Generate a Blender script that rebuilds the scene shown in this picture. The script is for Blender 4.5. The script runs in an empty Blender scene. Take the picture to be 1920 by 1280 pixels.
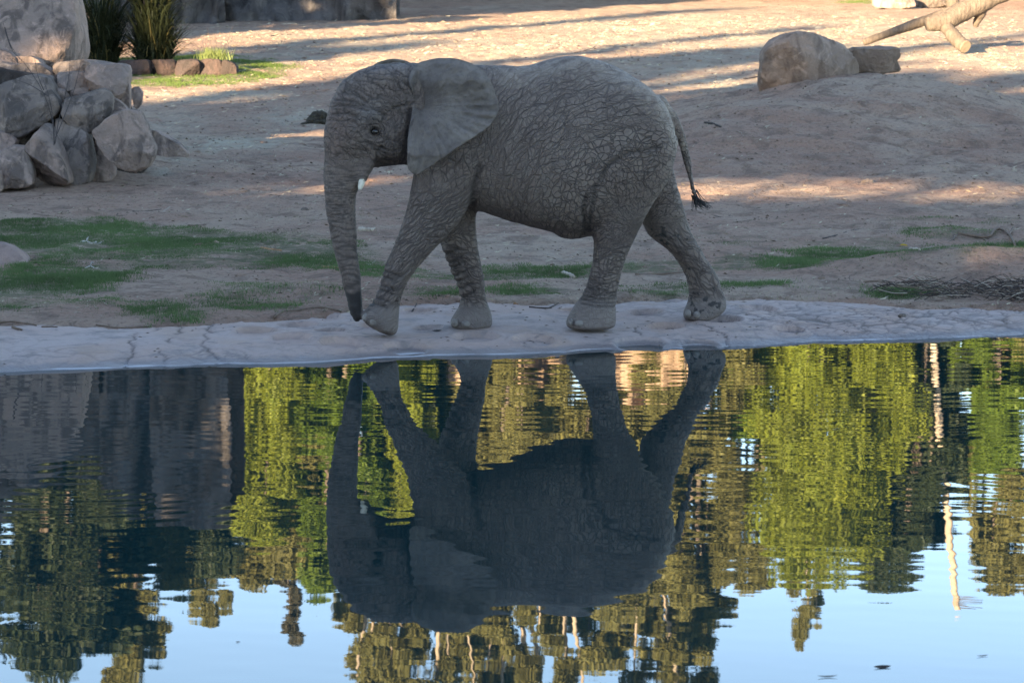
import bpy, math, random
import numpy as np
from mathutils import Vector, Matrix

random.seed(7)
rng = np.random.default_rng(7)
sc = bpy.context.scene
col = sc.collection

# ------------------------------------------------------------------ camera, sky, sun, exposure
CAM_H = 2.6
PITCH = math.atan(653.0 / 5333.33)
FPX = 5333.33                                   # focal length in pixels of the 1920 px photograph
cam = bpy.data.cameras.new('camera')
cam.lens, cam.sensor_width = 100.0, 36.0
cam.clip_start, cam.clip_end = 0.1, 3000.0
cam.dof.use_dof = True
cam.dof.focus_distance = 21.3
cam.dof.aperture_fstop = 7.1
camo = bpy.data.objects.new('camera', cam)
camo.location = (0, 0, CAM_H)
camo.rotation_euler = (math.pi / 2 - PITCH, 0, 0)
col.objects.link(camo)
sc.camera = camo

SUN_EL, SUN_AZ = math.radians(13.0), math.radians(210.0)   # azimuth clockwise from +Y: behind the camera, to its left
world = bpy.data.worlds.new('World')
sc.world = world
world.use_nodes = True
wn, wl = world.node_tree.nodes, world.node_tree.links
bg = wn['Background']
sky = wn.new('ShaderNodeTexSky')
sky.sky_type = 'NISHITA'
sky.sun_disc = False
sky.sun_elevation, sky.sun_rotation = SUN_EL, SUN_AZ
sky.air_density, sky.dust_density, sky.ozone_density = 0.65, 0.1, 2.4
wl.new(sky.outputs[0], bg.inputs[0])
bg.inputs[1].default_value = 0.14
SUN_DIR = Vector((math.sin(SUN_AZ) * math.cos(SUN_EL), math.cos(SUN_AZ) * math.cos(SUN_EL), math.sin(SUN_EL)))
sun = bpy.data.lights.new('sun', 'SUN')
sun.energy, sun.angle, sun.color = 5.0, math.radians(0.5), (1.0, 0.88, 0.72)
suno = bpy.data.objects.new('sun', sun)
suno.rotation_euler = SUN_DIR.to_track_quat('Z', 'Y').to_euler()
suno.location = (-20, -30, 30)
col.objects.link(suno)
sc.view_settings.view_transform = 'Standard'
sc.view_settings.look = 'None'
sc.view_settings.gamma = 1.0
sc.view_settings.exposure = 2.74
sc.view_settings.use_white_balance = True
sc.view_settings.white_balance_temperature = 8800
sc.view_settings.white_balance_tint = 9
sc.view_settings.use_curve_mapping = False

# ------------------------------------------------------------------ helpers: camera rays
CP, SP = math.cos(PITCH), math.sin(PITCH)

def ray(u, v):
    a, b = (u - 960.0) / FPX, (640.0 - v) / FPX
    return np.array([a, CP + b * SP, -SP + b * CP])

def at(u, v, Y):                                  # photo pixel at depth Y -> point
    r = ray(u, v)
    return np.array([0, 0, CAM_H]) + r * (Y / r[1])

def project(p):
    x, y, z = p[..., 0], p[..., 1], p[..., 2] - CAM_H
    d = y * CP - z * SP
    return 960 + FPX * x / d, 640 - FPX * (y * SP + z * CP) / d

# ------------------------------------------------------------------ helpers: noise
def _hash(ix, iy, iz, k):
    h = (ix.astype(np.int64) * 73856093) ^ (iy.astype(np.int64) * 19349663) ^ (iz.astype(np.int64) * 83492791) ^ (k * 2654435761)
    h = (h & 0xFFFFFFFF).astype(np.uint64)
    h = ((h ^ (h >> np.uint64(15))) * np.uint64(2246822519)) & np.uint64(0xFFFFFFFF)
    h = ((h ^ (h >> np.uint64(13))) * np.uint64(3266489917)) & np.uint64(0xFFFFFFFF)
    return ((h ^ (h >> np.uint64(16))).astype(np.float64) / 4294967296.0).astype(np.float32)

def vnoise(p, k=0):                               # value noise in -1..1, p (N,3)
    f = np.floor(p)
    t = (p - f).astype(np.float32)
    t = t * t * (3 - 2 * t)
    i = f.astype(np.int64)
    r = 0
    for dx in (0, 1):
        wx = t[:, 0] if dx else 1 - t[:, 0]
        for dy in (0, 1):
            wy = t[:, 1] if dy else 1 - t[:, 1]
            for dz in (0, 1):
                wz = t[:, 2] if dz else 1 - t[:, 2]
                r = r + wx * wy * wz * _hash(i[:, 0] + dx, i[:, 1] + dy, i[:, 2] + dz, k)
    return r * 2 - 1

def fbm(p, oct=4, k=0):
    r, a = 0, 1.0
    for o in range(oct):
        r = r + a * vnoise(p * (2.03 ** o) + 17.3 * o, k + o)
        a *= .5
    return r

def vor(p, k=0, jit=1.0):                         # distance to the nearest Voronoi border (cell units), p (N,3)
    f = np.floor(p).astype(np.int64)
    fr = (p - f).astype(np.float32)
    d1 = np.full(len(p), 9., np.float32); d2 = d1.copy()
    for dx in (-1, 0, 1):
        for dy in (-1, 0, 1):
            for dz in (-1, 0, 1):
                a, b, c = f[:, 0] + dx, f[:, 1] + dy, f[:, 2] + dz
                o = .5 * (1 - jit)
                q = (dx + o + jit * _hash(a, b, c, k) - fr[:, 0]) ** 2 + (dy + o + jit * _hash(a, b, c, k + 1) - fr[:, 1]) ** 2 + (dz + o + jit * _hash(a, b, c, k + 2) - fr[:, 2]) ** 2
                m = q < d1
                d2 = np.where(m, d1, np.minimum(d2, q))
                d1 = np.where(m, q, d1)
    return np.sqrt(d2) - np.sqrt(d1)

def sstep(a, b, x):
    t = np.clip((x - a) / (b - a), 0, 1)
    return t * t * (3 - 2 * t)

def P3(x, y, z=0.0):
    x = np.asarray(x, float); y = np.asarray(y, float)
    return np.stack([x.ravel(), y.ravel(), np.broadcast_to(z, x.shape).ravel()], 1)

def in_poly(x, y, poly):
    poly = np.asarray(poly)
    c = np.zeros(np.shape(x), bool)
    n = len(poly)
    for i in range(n):
        x0, y0 = poly[i]; x1, y1 = poly[(i + 1) % n]
        if y0 == y1: continue
        m = ((y0 > y) != (y1 > y)) & (x < (x1 - x0) * (y - y0) / (y1 - y0) + x0)
        c ^= m
    return c

def dist_lines(x, y, pts, closed=False):
    d = np.full(np.shape(x), 1e9)
    pts = list(pts) + ([pts[0]] if closed else [])
    for (x0, y0), (x1, y1) in zip(pts[:-1], pts[1:]):
        vx, vy = x1 - x0, y1 - y0
        t = np.clip(((x - x0) * vx + (y - y0) * vy) / (vx * vx + vy * vy + 1e-12), 0, 1)
        d = np.minimum(d, np.hypot(x - x0 - t * vx, y - y0 - t * vy))
    return d

def spline(pts, n, closed=False):                 # Catmull-Rom through points
    P = np.asarray(pts, float)
    m = len(P)
    segs = m if closed else m - 1
    out = []
    for j in range(n):
        t = j / n * segs if closed else j / (n - 1) * segs
        i = min(int(t), segs - 1); t -= i
        if closed: a, b, c, d = P[(i - 1) % m], P[i], P[(i + 1) % m], P[(i + 2) % m]
        else: a, b, c, d = P[max(i - 1, 0)], P[i], P[i + 1], P[min(i + 2, m - 1)]
        out.append(.5 * ((2 * b) + (c - a) * t + (2 * a - 5 * b + 4 * c - d) * t * t + (3 * b - a - 3 * c + d) * t ** 3))
    return np.array(out)

# ------------------------------------------------------------------ helpers: objects
def tag(o, label=None, cat=None, group=None, kind=None):
    if label: o['label'] = label
    if cat: o['category'] = cat
    if group: o['group'] = group
    if kind: o['kind'] = kind
    return o

def empty(name, loc=(0, 0, 0), rz=0):
    o = bpy.data.objects.new(name, None)
    o.location = loc; o.rotation_euler = (0, 0, rz)
    o.empty_display_size = .2
    col.objects.link(o)
    return o

def link_mesh(name, me, mat=None, parent=None, smooth=True):
    o = bpy.data.objects.new(name, me)
    col.objects.link(o)
    if mat is not None and not me.materials: me.materials.append(mat)
    if smooth: me.polygons.foreach_set('use_smooth', np.ones(len(me.polygons), bool))
    if parent is not None: o.parent = parent
    return o

def np_mesh(name, V, F):                          # F: array (n,3) or (n,4)
    me = bpy.data.meshes.new(name)
    V = np.asarray(V, np.float32); F = np.asarray(F, np.int32)
    me.vertices.add(len(V)); me.vertices.foreach_set('co', V.ravel())
    k = F.shape[1]
    me.loops.add(F.size); me.loops.foreach_set('vertex_index', F.ravel())
    me.polygons.add(len(F))
    me.polygons.foreach_set('loop_start', np.arange(0, F.size, k, dtype=np.int32))
    me.polygons.foreach_set('loop_total', np.full(len(F), k, np.int32))
    me.update(calc_edges=True)
    return me

def attr(me, name, arr):
    a = me.attributes.new(name, 'FLOAT', 'POINT')
    a.data.foreach_set('value', np.asarray(arr, np.float32).ravel())

def grid_faces(nx, ny):                           # vertex index = j*nx+i
    i, j = np.meshgrid(np.arange(nx - 1), np.arange(ny - 1))
    a = (j * nx + i).ravel()
    return np.stack([a, a + 1, a + nx + 1, a + nx], 1)

class MB:                                         # collects shapes into one mesh
    def __init__(s): s.V, s.F, s.n = [], [], 0
    def add(s, V, F):
        s.V.append(np.asarray(V, float)); s.F += [tuple(int(i) + s.n for i in f) for f in F]; s.n += len(V)
    def tube(s, pts, rad, n=7, cap=True, wob=0.0):
        pts = np.asarray(pts, float); m = len(pts)
        rad = np.broadcast_to(rad, (m,)) if np.ndim(rad) == 0 else np.asarray(rad)
        V = []
        tan = np.gradient(pts, axis=0)
        ref = np.array([0.13, 0.21, 0.97]) if abs(tan[0][2]) < .8 * np.linalg.norm(tan[0]) else np.array([0.9, 0.35, 0.1])
        for i in range(m):
            t = tan[i] / (np.linalg.norm(tan[i]) + 1e-9)
            a = np.cross(t, ref); a /= np.linalg.norm(a) + 1e-9
            b = np.cross(t, a)
            for k in range(n):
                w = 2 * math.pi * k / n
                r = rad[i] * (1 + wob * random.uniform(-1, 1))
                V.append(pts[i] + r * (math.cos(w) * a + math.sin(w) * b))
        F = [(i * n + k, i * n + (k + 1) % n, (i + 1) * n + (k + 1) % n, (i + 1) * n + k) for i in range(m - 1) for k in range(n)]
        if cap: F += [tuple(range(n))[::-1], tuple((m - 1) * n + k for k in range(n))]
        s.add(V, F)
    def blade(s, pts, wid, side):
        pts = np.asarray(pts); m = len(pts); V = []
        for i in range(m): V += [pts[i] - side * wid[i] / 2, pts[i] + side * wid[i] / 2]
        s.add(V, [(2 * i, 2 * i + 1, 2 * i + 3, 2 * i + 2) for i in range(m - 1)])
    def build(s, name, mat, parent=None, smooth=True):
        me = bpy.data.meshes.new(name)
        me.from_pydata(np.concatenate(s.V).tolist(), [], s.F)
        me.update()
        return link_mesh(name, me, mat, parent, smooth)

# ------------------------------------------------------------------ helpers: materials
class NT:
    def __init__(s, name):
        s.m = bpy.data.materials.new(name); s.m.use_nodes = True
        s.n, s.l = s.m.node_tree.nodes, s.m.node_tree.links
        s.b = s.n['Principled BSDF']; s.out = s.n['Material Output']
        s.pos = s.n.new('ShaderNodeNewGeometry').outputs['Position']
        s.oc = s.n.new('ShaderNodeTexCoord').outputs['Object']
    def put(s, sock, v):
        if isinstance(v, bpy.types.NodeSocket): s.l.new(v, sock)
        elif isinstance(v, (tuple, list)) and len(v) == 3 and sock.type == 'RGBA': sock.default_value = (*v, 1)
        else: sock.default_value = v
    def math(s, op, a, b=0.0, c=None, clamp=False):
        x = s.n.new('ShaderNodeMath'); x.operation = op; x.use_clamp = clamp
        s.put(x.inputs[0], a); s.put(x.inputs[1], b)
        if c is not None: s.put(x.inputs[2], c)
        return x.outputs[0]
    def mix(s, f, a, b, mode='MIX'):
        x = s.n.new('ShaderNodeMix'); x.data_type = 'RGBA'; x.blend_type = mode
        s.put(x.inputs['Factor'], f); s.put(x.inputs[6], a); s.put(x.inputs[7], b)
        return x.outputs[2]
    def scale(s, vec, sc_):
        x = s.n.new('ShaderNodeMapping'); s.l.new(vec, x.inputs[0]); x.inputs['Scale'].default_value = sc_
        return x.outputs[0]
    def noise(s, vec, scale, detail=4, rough=.55, dist=0.0):
        x = s.n.new('ShaderNodeTexNoise'); s.l.new(vec, x.inputs['Vector'])
        x.inputs['Scale'].default_value = scale; x.inputs['Detail'].default_value = detail
        x.inputs['Roughness'].default_value = rough; x.inputs['Distortion'].default_value = dist
        return x.outputs[0]
    def vor(s, vec, scale, feat='F1', out='Distance'):
        x = s.n.new('ShaderNodeTexVoronoi'); x.feature = feat; s.l.new(vec, x.inputs['Vector']); x.inputs['Scale'].default_value = scale
        return x.outputs[out]
    def ramp(s, f, a, b):
        x = s.n.new('ShaderNodeMapRange'); x.interpolation_type = 'SMOOTHSTEP'
        s.put(x.inputs[0], f); x.inputs[1].default_value = a; x.inputs[2].default_value = b
        return x.outputs[0]
    def attr(s, name):
        x = s.n.new('ShaderNodeAttribute'); x.attribute_name = name
        return x.outputs['Fac']
    def island(s):
        return s.n.new('ShaderNodeNewGeometry').outputs['Random Per Island']
    def objrand(s):
        return s.n.new('ShaderNodeObjectInfo').outputs['Random']
    def bump(s, h, dist, strength=1.0, nrm=None):
        x = s.n.new('ShaderNodeBump'); s.put(x.inputs['Height'], h); x.inputs['Distance'].default_value = dist; x.inputs['Strength'].default_value = strength
        if nrm is not None: s.l.new(nrm, x.inputs['Normal'])
        return x.outputs[0]
    def done(s, color, rough=.9, nrm=None, spec=.3):
        s.put(s.b.inputs['Base Color'], color); s.put(s.b.inputs['Roughness'], rough)
        s.b.inputs['Specular IOR Level'].default_value = spec
        if nrm is not None: s.l.new(nrm, s.b.inputs['Normal'])
        return s.m

def m_leaf(name, c1, c2, trans=.3, rough=.6):
    t = NT(name)
    r = t.island()
    c = t.mix(r, c1, c2)
    c = t.mix(t.ramp(t.noise(t.pos, .7, 2), .35, .7), c, tuple(.7 * (a + b) / 2 for a, b in zip(c1, c2)))
    t.done(c, rough, None, .25)
    tr = t.n.new('ShaderNodeBsdfTranslucent'); t.l.new(c, tr.inputs[0])
    mx = t.n.new('ShaderNodeMixShader'); mx.inputs[0].default_value = trans
    t.l.new(t.b.outputs[0], mx.inputs[1]); t.l.new(tr.outputs[0], mx.inputs[2]); t.l.new(mx.outputs[0], t.out.inputs[0])
    return t.m

def m_wood(name, c1, c2, scale=6.0, bump=.01):
    t = NT(name)
    g = t.noise(t.scale(t.oc, (1, 1, .25)), scale * 4, 5, .6, .4)
    n = t.noise(t.oc, scale, 3)
    c = t.mix(t.ramp(t.math('ADD', t.math('MULTIPLY', g, .6), t.math('MULTIPLY', n, .4)), .35, .65), c1, c2)
    c = t.mix(t.math('MULTIPLY', t.objrand(), .4), c, tuple(x * .55 for x in c1))
    return t.done(c, .85, t.bump(g, bump, .8))

def m_rock(name, c1, c2, c3, scale=1.0, streak=False):
    t = NT(name)
    big = t.noise(t.pos, 1.1 * scale, 4, .6, .5)
    fine = t.noise(t.pos, 22 * scale, 5, .65)
    mid = t.noise(t.pos, 5 * scale, 4, .6)
    c = t.mix(t.ramp(big, .38, .66), c1, c2)
    st = t.noise(t.scale(t.pos, (2.2, 2.2, .7)), 1.3 * scale, 5, .62, .8)
    c = t.mix(t.math('MULTIPLY', t.ramp(st, .45, .62), .85), c, c3)
    c = t.mix(t.math('MULTIPLY', t.ramp(t.noise(t.pos, 3.1 * scale, 5, .7, 1.0), .54, .66), .6), c, tuple(min(1, x * 1.45) for x in c1))
    c = t.mix(t.math('MULTIPLY', t.ramp(fine, .5, .7), .35), c, tuple(x * .55 for x in c1))
    c = t.mix(t.math('MULTIPLY', t.ramp(mid, .55, .75), .35), c, tuple(min(1, x * 1.5) for x in c1))
    c = t.mix(t.math('MULTIPLY', t.objrand(), .35), c, tuple(.75 * x for x in c2))
    h = t.math('ADD', t.math('MULTIPLY', fine, .35), t.math('ADD', mid, t.math('MULTIPLY', t.noise(t.pos, 60 * scale, 3), .15)))
    return t.done(c, .9, t.bump(h, .09 / scale, .9), .2)

# ------------------------------------------------------------------ terrain shape
KY = [-400, -6, 1, 4, 6, 17.5, 19.6, 20.47, 20.75, 21.0, 21.6, 22.5, 23.4, 25, 30, 35, 40, 45, 50, 60, 70, 80, 90, 110, 160, 700]
KZ = [1.6, 1.2, .9, .0, -.6, -.6, -.22, 0, .058, .082, .108, .125, .14, .16, .25, .43, .66, .92, 1.17, 1.58, 1.95, 2.3, 2.64, 3.1, 3.6, 4.5]

def base_z(x, y):
    w = 1 - sstep(23.5, 42, y)
    yy = y - .29 * np.clip(x, -14, 14) * w * sstep(5, 17, y)
    z = np.interp(yy, KY, KZ)
    z = z + .68 * np.exp(-((x - 5.3) / 2.3) ** 2 - ((y - 41.3) / 3.4) ** 2)
    z = z + .28 * np.exp(-((x - 3.0) / 1.6) ** 2 - ((y - 38.3) / 2.0) ** 2)
    z = z + .23 * np.exp(-((x - 4.1) / 1.25) ** 2 - ((y - 25.1) / .55) ** 2)
    z = z + .07 * np.exp(-((x + 1.9) / .9) ** 2 - ((y - 23.3) / .5) ** 2)
    z = z + .45 * np.exp(-((x + 6.3) / 1.5) ** 2 - ((y - 35.2) / 1.6) ** 2)
    return z

# the edge where soil overlaps the pale bank, as photo points carried to the ground
def _edge():
    pts = []
    for u, v in [(-900, 640), (-200, 615), (0, 606), (200, 610), (370, 601), (500, 592), (640, 583), (760, 570), (860, 560), (960, 566), (1180, 563), (1380, 556), (1640, 559), (1780, 568), (1920, 571), (2150, 570), (2800, 560)]:
        r = ray(u, v); t = (.135 - CAM_H) / r[2]
        pts.append((r[0] * t, r[1] * t))
    return np.array(pts)
EDGE = _edge()

def soil_side(x, y):                               # >0 on the soil, <0 on the bank (metres in y)
    n = fbm(P3(x * 2.2, y * 2.2, 3.1), 4, 5).reshape(np.shape(x)) * .17 + fbm(P3(x * 9, y * 9, 1.1), 3, 6).reshape(np.shape(x)) * .06
    return y - np.interp(x, EDGE[:, 0], EDGE[:, 1]) + n

def rough_z(x, y):
    s = np.shape(x)
    n = fbm(P3(x * .55, y * .55), 4, 11).reshape(s) * .035
    n = n + fbm(P3(x * 3.1, y * 3.1), 4, 21).reshape(s) * .022
    far = sstep(29, 36, y) * sstep(0.8, 3, x) * (1 - sstep(44, 50, y))
    rid = 1 - np.abs(fbm(P3(x * .8, y * 1.3, 2.2), 4, 31)).reshape(s)
    return n + far * .10 * (rid - .6)

def gz(x, y):
    return base_z(x, y)

def ground_at(u, v):                               # photo pixel -> point on the ground
    r = ray(u, v)
    t = np.concatenate([np.arange(12, 60, .03), np.arange(60, 140, .15)])
    p = r[None] * t[:, None]
    z = CAM_H + p[:, 2]
    h = gz(p[:, 0], p[:, 1])
    i = np.argmax(z < h) if (z < h).any() else len(t) - 1
    return np.array([p[i, 0], p[i, 1], h[i]])

def soil_z(x, y):
    return base_z(x, y) + rough_z(x, y)

# ------------------------------------------------------------------ grass patches (photo outlines carried to the ground)
def ell(u, v, a, b, n=12):
    return [(u + a * math.cos(2 * math.pi * i / n), v + b * math.sin(2 * math.pi * i / n)) for i in range(n)]
PATCH = [  # outline, density, height, kind
    ([(-80, 415), (90, 413), (200, 418), (330, 428), (480, 440), (640, 455), (720, 488), (715, 506), (640, 506), (560, 500), (450, 501), (330, 501), (250, 499), (170, 487), (60, 478), (-80, 470)], 1.0, .04, 0),
    ([(-80, 545), (60, 495), (110, 488), (215, 498), (245, 518), (190, 540), (130, 550), (60, 570), (-80, 580)], .9, .05, 0),
    (ell(330, 592, 62, 16), .8, .05, 0), (ell(285, 571, 50, 12), .55, .05, 0), (ell(465, 577, 95, 13), .75, .05, 0),
    (ell(160, 570, 38, 9), .6, .04, 0), (ell(50, 577, 70, 10), .45, .04, 0), (ell(385, 556, 26, 7), .4, .04, 0), (ell(470, 540, 70, 10), .25, .04, 0),
    (ell(790, 513, 95, 11), .95, .04, 0), (ell(965, 513, 140, 14), .8, .04, 0), (ell(985, 551, 90, 9), .95, .04, 0), (ell(815, 548, 60, 7), .6, .04, 0), (ell(610, 548, 60, 12), .25, .04, 0),
    (ell(1268, 500, 110, 13), .95, .04, 0), (ell(1440, 492, 110, 10), .95, .04, 0), (ell(1230, 549, 85, 8), .9, .04, 0), (ell(1408, 538, 62, 8), .85, .04, 0),
    ([(1480, 480), (1600, 462), (1690, 464), (1800, 455), (2050, 450), (2050, 486), (1800, 478), (1650, 484), (1560, 488)], .9, .04, 0),
    (ell(1540, 454, 38, 6), .5, .03, 0), (ell(1640, 453, 60, 6), .5, .03, 0), (ell(1790, 440, 100, 8), .45, .03, 0), (ell(1870, 420, 60, 6), .35, .03, 0), (ell(1720, 415, 50, 4), .35, .03, 0), (ell(1340, 435, 20, 3), .4, .03, 0), (ell(1380, 462, 25, 3), .4, .03, 0),
    (ell(1690, 549, 62, 10), .85, .05, 0), (ell(1750, 550, 40, 10), .7, .05, 0),
    ([(215, 128), (248, 162), (330, 161), (440, 158), (520, 143), (548, 126), (490, 112), (430, 106), (345, 106), (240, 110)], 1.0, .06, 1),
    (ell(520, 33, 160, 2.5), .6, .06, 1), (ell(1650, 4, 80, 5), .4, .05, 1),
    (ell(690, 355, 60, 5), .12, .03, 0), (ell(420, 368, 30, 3), .4, .03, 0), (ell(1130, 505, 80, 8), .6, .03, 0),
]
PW = []
for poly, den, hh, kd in PATCH:
    PW.append((np.array([ground_at(u, v)[:2] for u, v in poly]), den, hh, kd))

def grass_mask(x, y):
    m = np.zeros(np.shape(x))
    for pw, den, hh, kd in PW:
        lo, hi = pw.min(0) - .5, pw.max(0) + .5
        k = (x > lo[0]) & (x < hi[0]) & (y > lo[1]) & (y < hi[1])
        if not k.any(): continue
        X, Y = x[k], y[k]
        d = dist_lines(X, Y, pw.tolist(), True) * np.where(in_poly(X, Y, pw), 1, -1)
        soft = .07 * max(1, (hi[1] - lo[1]) / 2)
        m[k] = np.maximum(m[k], den * sstep(-soft, soft * 1.6, d + .12 * fbm(P3(X * 3, Y * 2, .7), 3, 77)))
    return m

HAY_SUN = [(430, 275, 120, 16, .9), (300, 232, 100, 20, .7), (560, 225, 90, 30, .7), (400, 178, 170, 12, .8), (350, 305, 60, 10, .5), (1330, 150, 130, 30, .8), (1800, 105, 160, 14, 1.), (1580, 105, 160, 12, .6), (1340, 230, 30, 6, .7), (1900, 130, 60, 16, 1.), (300, 325, 50, 6, .6), (880, 85, 500, 50, .7), (1400, 60, 600, 60, .75), (1000, 480, 250, 30, .25)]  # pale hay; the wide far patches also carry sunlit brightness in the colour
HW = []
for u, v, a, b, s in HAY_SUN:
    c = ground_at(u, v); e = ground_at(u + a, v); f1 = ground_at(u, v - b); f2 = ground_at(u, v + b)
    HW.append((c[0], c[1], abs(e[0] - c[0]), (f1[1] - f2[1]) / 2, s))

def hay_sun_mask(x, y):
    m = np.zeros(np.shape(x))
    for cx, cy, ax, ay, s in HW:
        m = np.maximum(m, s * np.exp(-((x - cx) / ax) ** 2 - ((y - cy) / ay) ** 2))
    return m

# ------------------------------------------------------------------ ground sheet
def spaced(fine, lo, hi, grow=1.25):
    a = np.arange(fine[0], fine[1] + 1e-6, fine[2]).tolist()
    s, x = fine[2], a[-1]
    while x < hi:
        s *= grow; x += s; a.append(x)
    s, x = fine[2], a[0]
    while x > lo:
        s *= grow; x -= s; a.insert(0, x)
    return np.array(a)

t = NT('soil')
n1 = t.noise(t.pos, .35, 5, .6, .6)
n2 = t.noise(t.scale(t.pos, (1, 1.0, 1)), 2.6, 5, .65, .5)
n3 = t.noise(t.pos, 19, 5, .7)
n4 = t.noise(t.scale(t.pos, (1.0, 1.7, 1)), 6.5, 4, .7, 1.2)
c = t.mix(t.ramp(n1, .36, .64), (.335, .198, .146), (.40, .278, .208))
c = t.mix(t.math('MULTIPLY', t.ramp(n2, .47, .66), .8), c, (.185, .115, .088))
c = t.mix(t.math('MULTIPLY', t.ramp(n4, .52, .70), .45), c, (.40, .325, .25))
c = t.mix(t.math('MULTIPLY', t.ramp(n3, .50, .66), .6), c, (.115, .08, .062))
c = t.mix(t.math('MULTIPLY', t.ramp(t.noise(t.scale(t.pos, (1, 1.6, 1)), 48, 4, .7), .56, .70), .5), c, (.42, .35, .27))
hay_sun = t.math('MULTIPLY', t.attr('hay_sun'), t.ramp(t.noise(t.scale(t.pos, (1, .8, 1)), 2.2, 6, .72, .8), .34, .62))
c = t.mix(t.math('MULTIPLY', hay_sun, .9), c, t.mix(t.noise(t.pos, 25, 3), (.34, .31, .24), (.52, .48, .38)))
c = t.mix(t.math('MULTIPLY', t.math('MULTIPLY', t.attr('grass'), t.ramp(t.noise(t.pos, 7, 4), .35, .6)), .7), c, (.060, .085, .034))
h = t.math('ADD', n3, t.math('MULTIPLY', n2, 2.0))
M_SOIL = t.done(c, .95, t.bump(h, .09, .9), .15)

def build_ground():
    xs = spaced((-9, 9, .065), -500, 500, 1.22)
    ys = np.concatenate([np.arange(22, 36, .055), np.arange(36, 52, .09), np.arange(52, 92, .25)])
    up, s = [92.], .3
    while up[-1] < 900: s *= 1.25; up.append(up[-1] + s)
    dn, s = [21.9], .1
    while dn[-1] > -420: s *= 1.3; dn.append(dn[-1] - s)
    ys = np.concatenate([dn[::-1], ys, up])
    X, Y = np.meshgrid(xs, ys)
    near = (np.abs(X) < 40) & (Y > 15) & (Y < 110)
    Z = base_z(X, Y)
    r = np.zeros_like(Z)
    r[near] = rough_z(X[near], Y[near])
    ss = np.full_like(Z, 1.)
    b = (Y < 28) & (Y > 8)
    ss[b] = soil_side(X[b], Y[b])
    k = sstep(-.16, .14, ss)
    Z = Z + r * (.25 + .75 * k) + np.where(Y < 28, -.09 + .10 * k, .01)
    me = np_mesh('ground', np.stack([X.ravel(), Y.ravel(), Z.ravel()], 1), grid_faces(len(xs), len(ys)))
    g = np.zeros_like(Z); g[near] = grass_mask(X[near], Y[near])
    hm = hay_sun_mask(X, Y)
    attr(me, 'grass', g); attr(me, 'hay_sun', hm)
    tag(link_mesh('ground', me, M_SOIL), kind='structure', label='reddish brown bare soil rising away from the pond')
build_ground()

# ------------------------------------------------------------------ pale cracked bank with footprints
PRINTS = []
for u, v, w in [(700, 613, 62), (790, 588, 70), (800, 615, 60), (890, 628, 90), (1000, 580, 70), (905, 575, 60), (1080, 590, 60), (1210, 590, 75), (1250, 610, 80), (1200, 628, 95), (1120, 640, 110), (1000, 630, 80), (1350, 602, 85), (1310, 628, 70), (900, 655, 90), (1060, 655, 100), (560, 612, 80), (480, 625, 90), (640, 640, 80), (545, 636, 75), (610, 600, 60), (420, 610, 60), (1420, 585, 80), (1480, 610, 60), (760, 640, 80), (700, 660, 70), (620, 622, 60), (1120, 575, 60)]:
    r = ray(u, v); tt = (.09 - CAM_H) / r[2]
    PRINTS.append((r[0] * tt, r[1] * tt, w / 2 / 250))

BIGCRACK = [[(233, 700), (236, 670), (250, 650), (290, 630)], [(290, 662), (310, 675), (325, 682), (312, 700)], [(315, 655), (325, 635), (330, 625)], [(410, 690), (400, 668), (380, 645), (378, 625)], [(1180, 620), (1230, 640), (1260, 652)], [(1330, 620), (1370, 640), (1420, 652)]]
BCW = []
for pl in BIGCRACK:
    q = []
    for u, v in pl:
        r = ray(u, v); tt = (.05 - CAM_H) / r[2]; q.append((r[0] * tt, r[1] * tt))
    BCW.append(q)

def bank_z(x, y):
    s = np.shape(x)
    z = base_z(x, y) + fbm(P3(x * 1.3, y * 1.3), 3, 41).reshape(s) * .021 + fbm(P3(x * 6, y * 6), 3, 45).reshape(s) * .004
    for px, py, r in PRINTS:
        k = np.abs(y - py) < 1.0
        if not k.any(): continue
        d = np.hypot(x[k] - px, (y[k] - py) * .95) / r
        z[k] += -.042 * (1 - sstep(.80, 1.02, d)) * (.5 + .5 * np.clip(.5 + (d * r * 0 + (y[k] - py) / r) * .6, 0, 1)) + .010 * np.exp(-((d - 1.12) / .13) ** 2)
    return z

t = NT('bank_mud')
n1 = t.noise(t.pos, .9, 5, .6, .5)
n2 = t.noise(t.pos, 4.5, 5, .65, .4)
n3 = t.noise(t.pos, 38, 4, .6)
sepx = t.n.new('ShaderNodeSeparateXYZ'); t.l.new(t.pos, sepx.inputs[0])
c = t.mix(t.ramp(n1, .38, .62), (.355, .275, .25), (.365, .258, .22))
c = t.mix(t.math('MULTIPLY', t.ramp(n2, .48, .66), .7), c, (.20, .165, .155))
c = t.mix(t.math('MULTIPLY', t.ramp(t.noise(t.pos, 2.2, 4), .52, .66), .65), c, (.36, .245, .195))
c = t.mix(t.math('MULTIPLY', t.ramp(t.noise(t.scale(t.pos, (1, 2.5, 1)), 3.3, 6, .7, 1.0), .56, .66), .6), c, (.15, .125, .12))
c = t.mix(t.math('MULTIPLY', t.ramp(n3, .55, .75), .3), c, (.22, .185, .175))
c = t.mix(t.math('MULTIPLY', t.attr('crack'), .8), c, (.085, .062, .052))
wet = t.math('SUBTRACT', 1.0, t.ramp(t.math('ADD', sepx.outputs[2], t.math('MULTIPLY', t.math('SUBTRACT', n2, .5), .07)), .016, .042))
wet = t.math('MULTIPLY', wet, .72)
c = t.mix(wet, c, (.13, .115, .12))
waterline_glint = t.math('MULTIPLY', t.ramp(sepx.outputs[2], .001, .003), t.math('SUBTRACT', 1.0, t.ramp(sepx.outputs[2], .005, .010)))  # sky glint along the waterline, painted into the bank colour as a pale band
c = t.mix(t.math('MULTIPLY', t.math('MULTIPLY', waterline_glint, t.ramp(n1, .42, .6)), .55), c, (.52, .53, .57))
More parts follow.
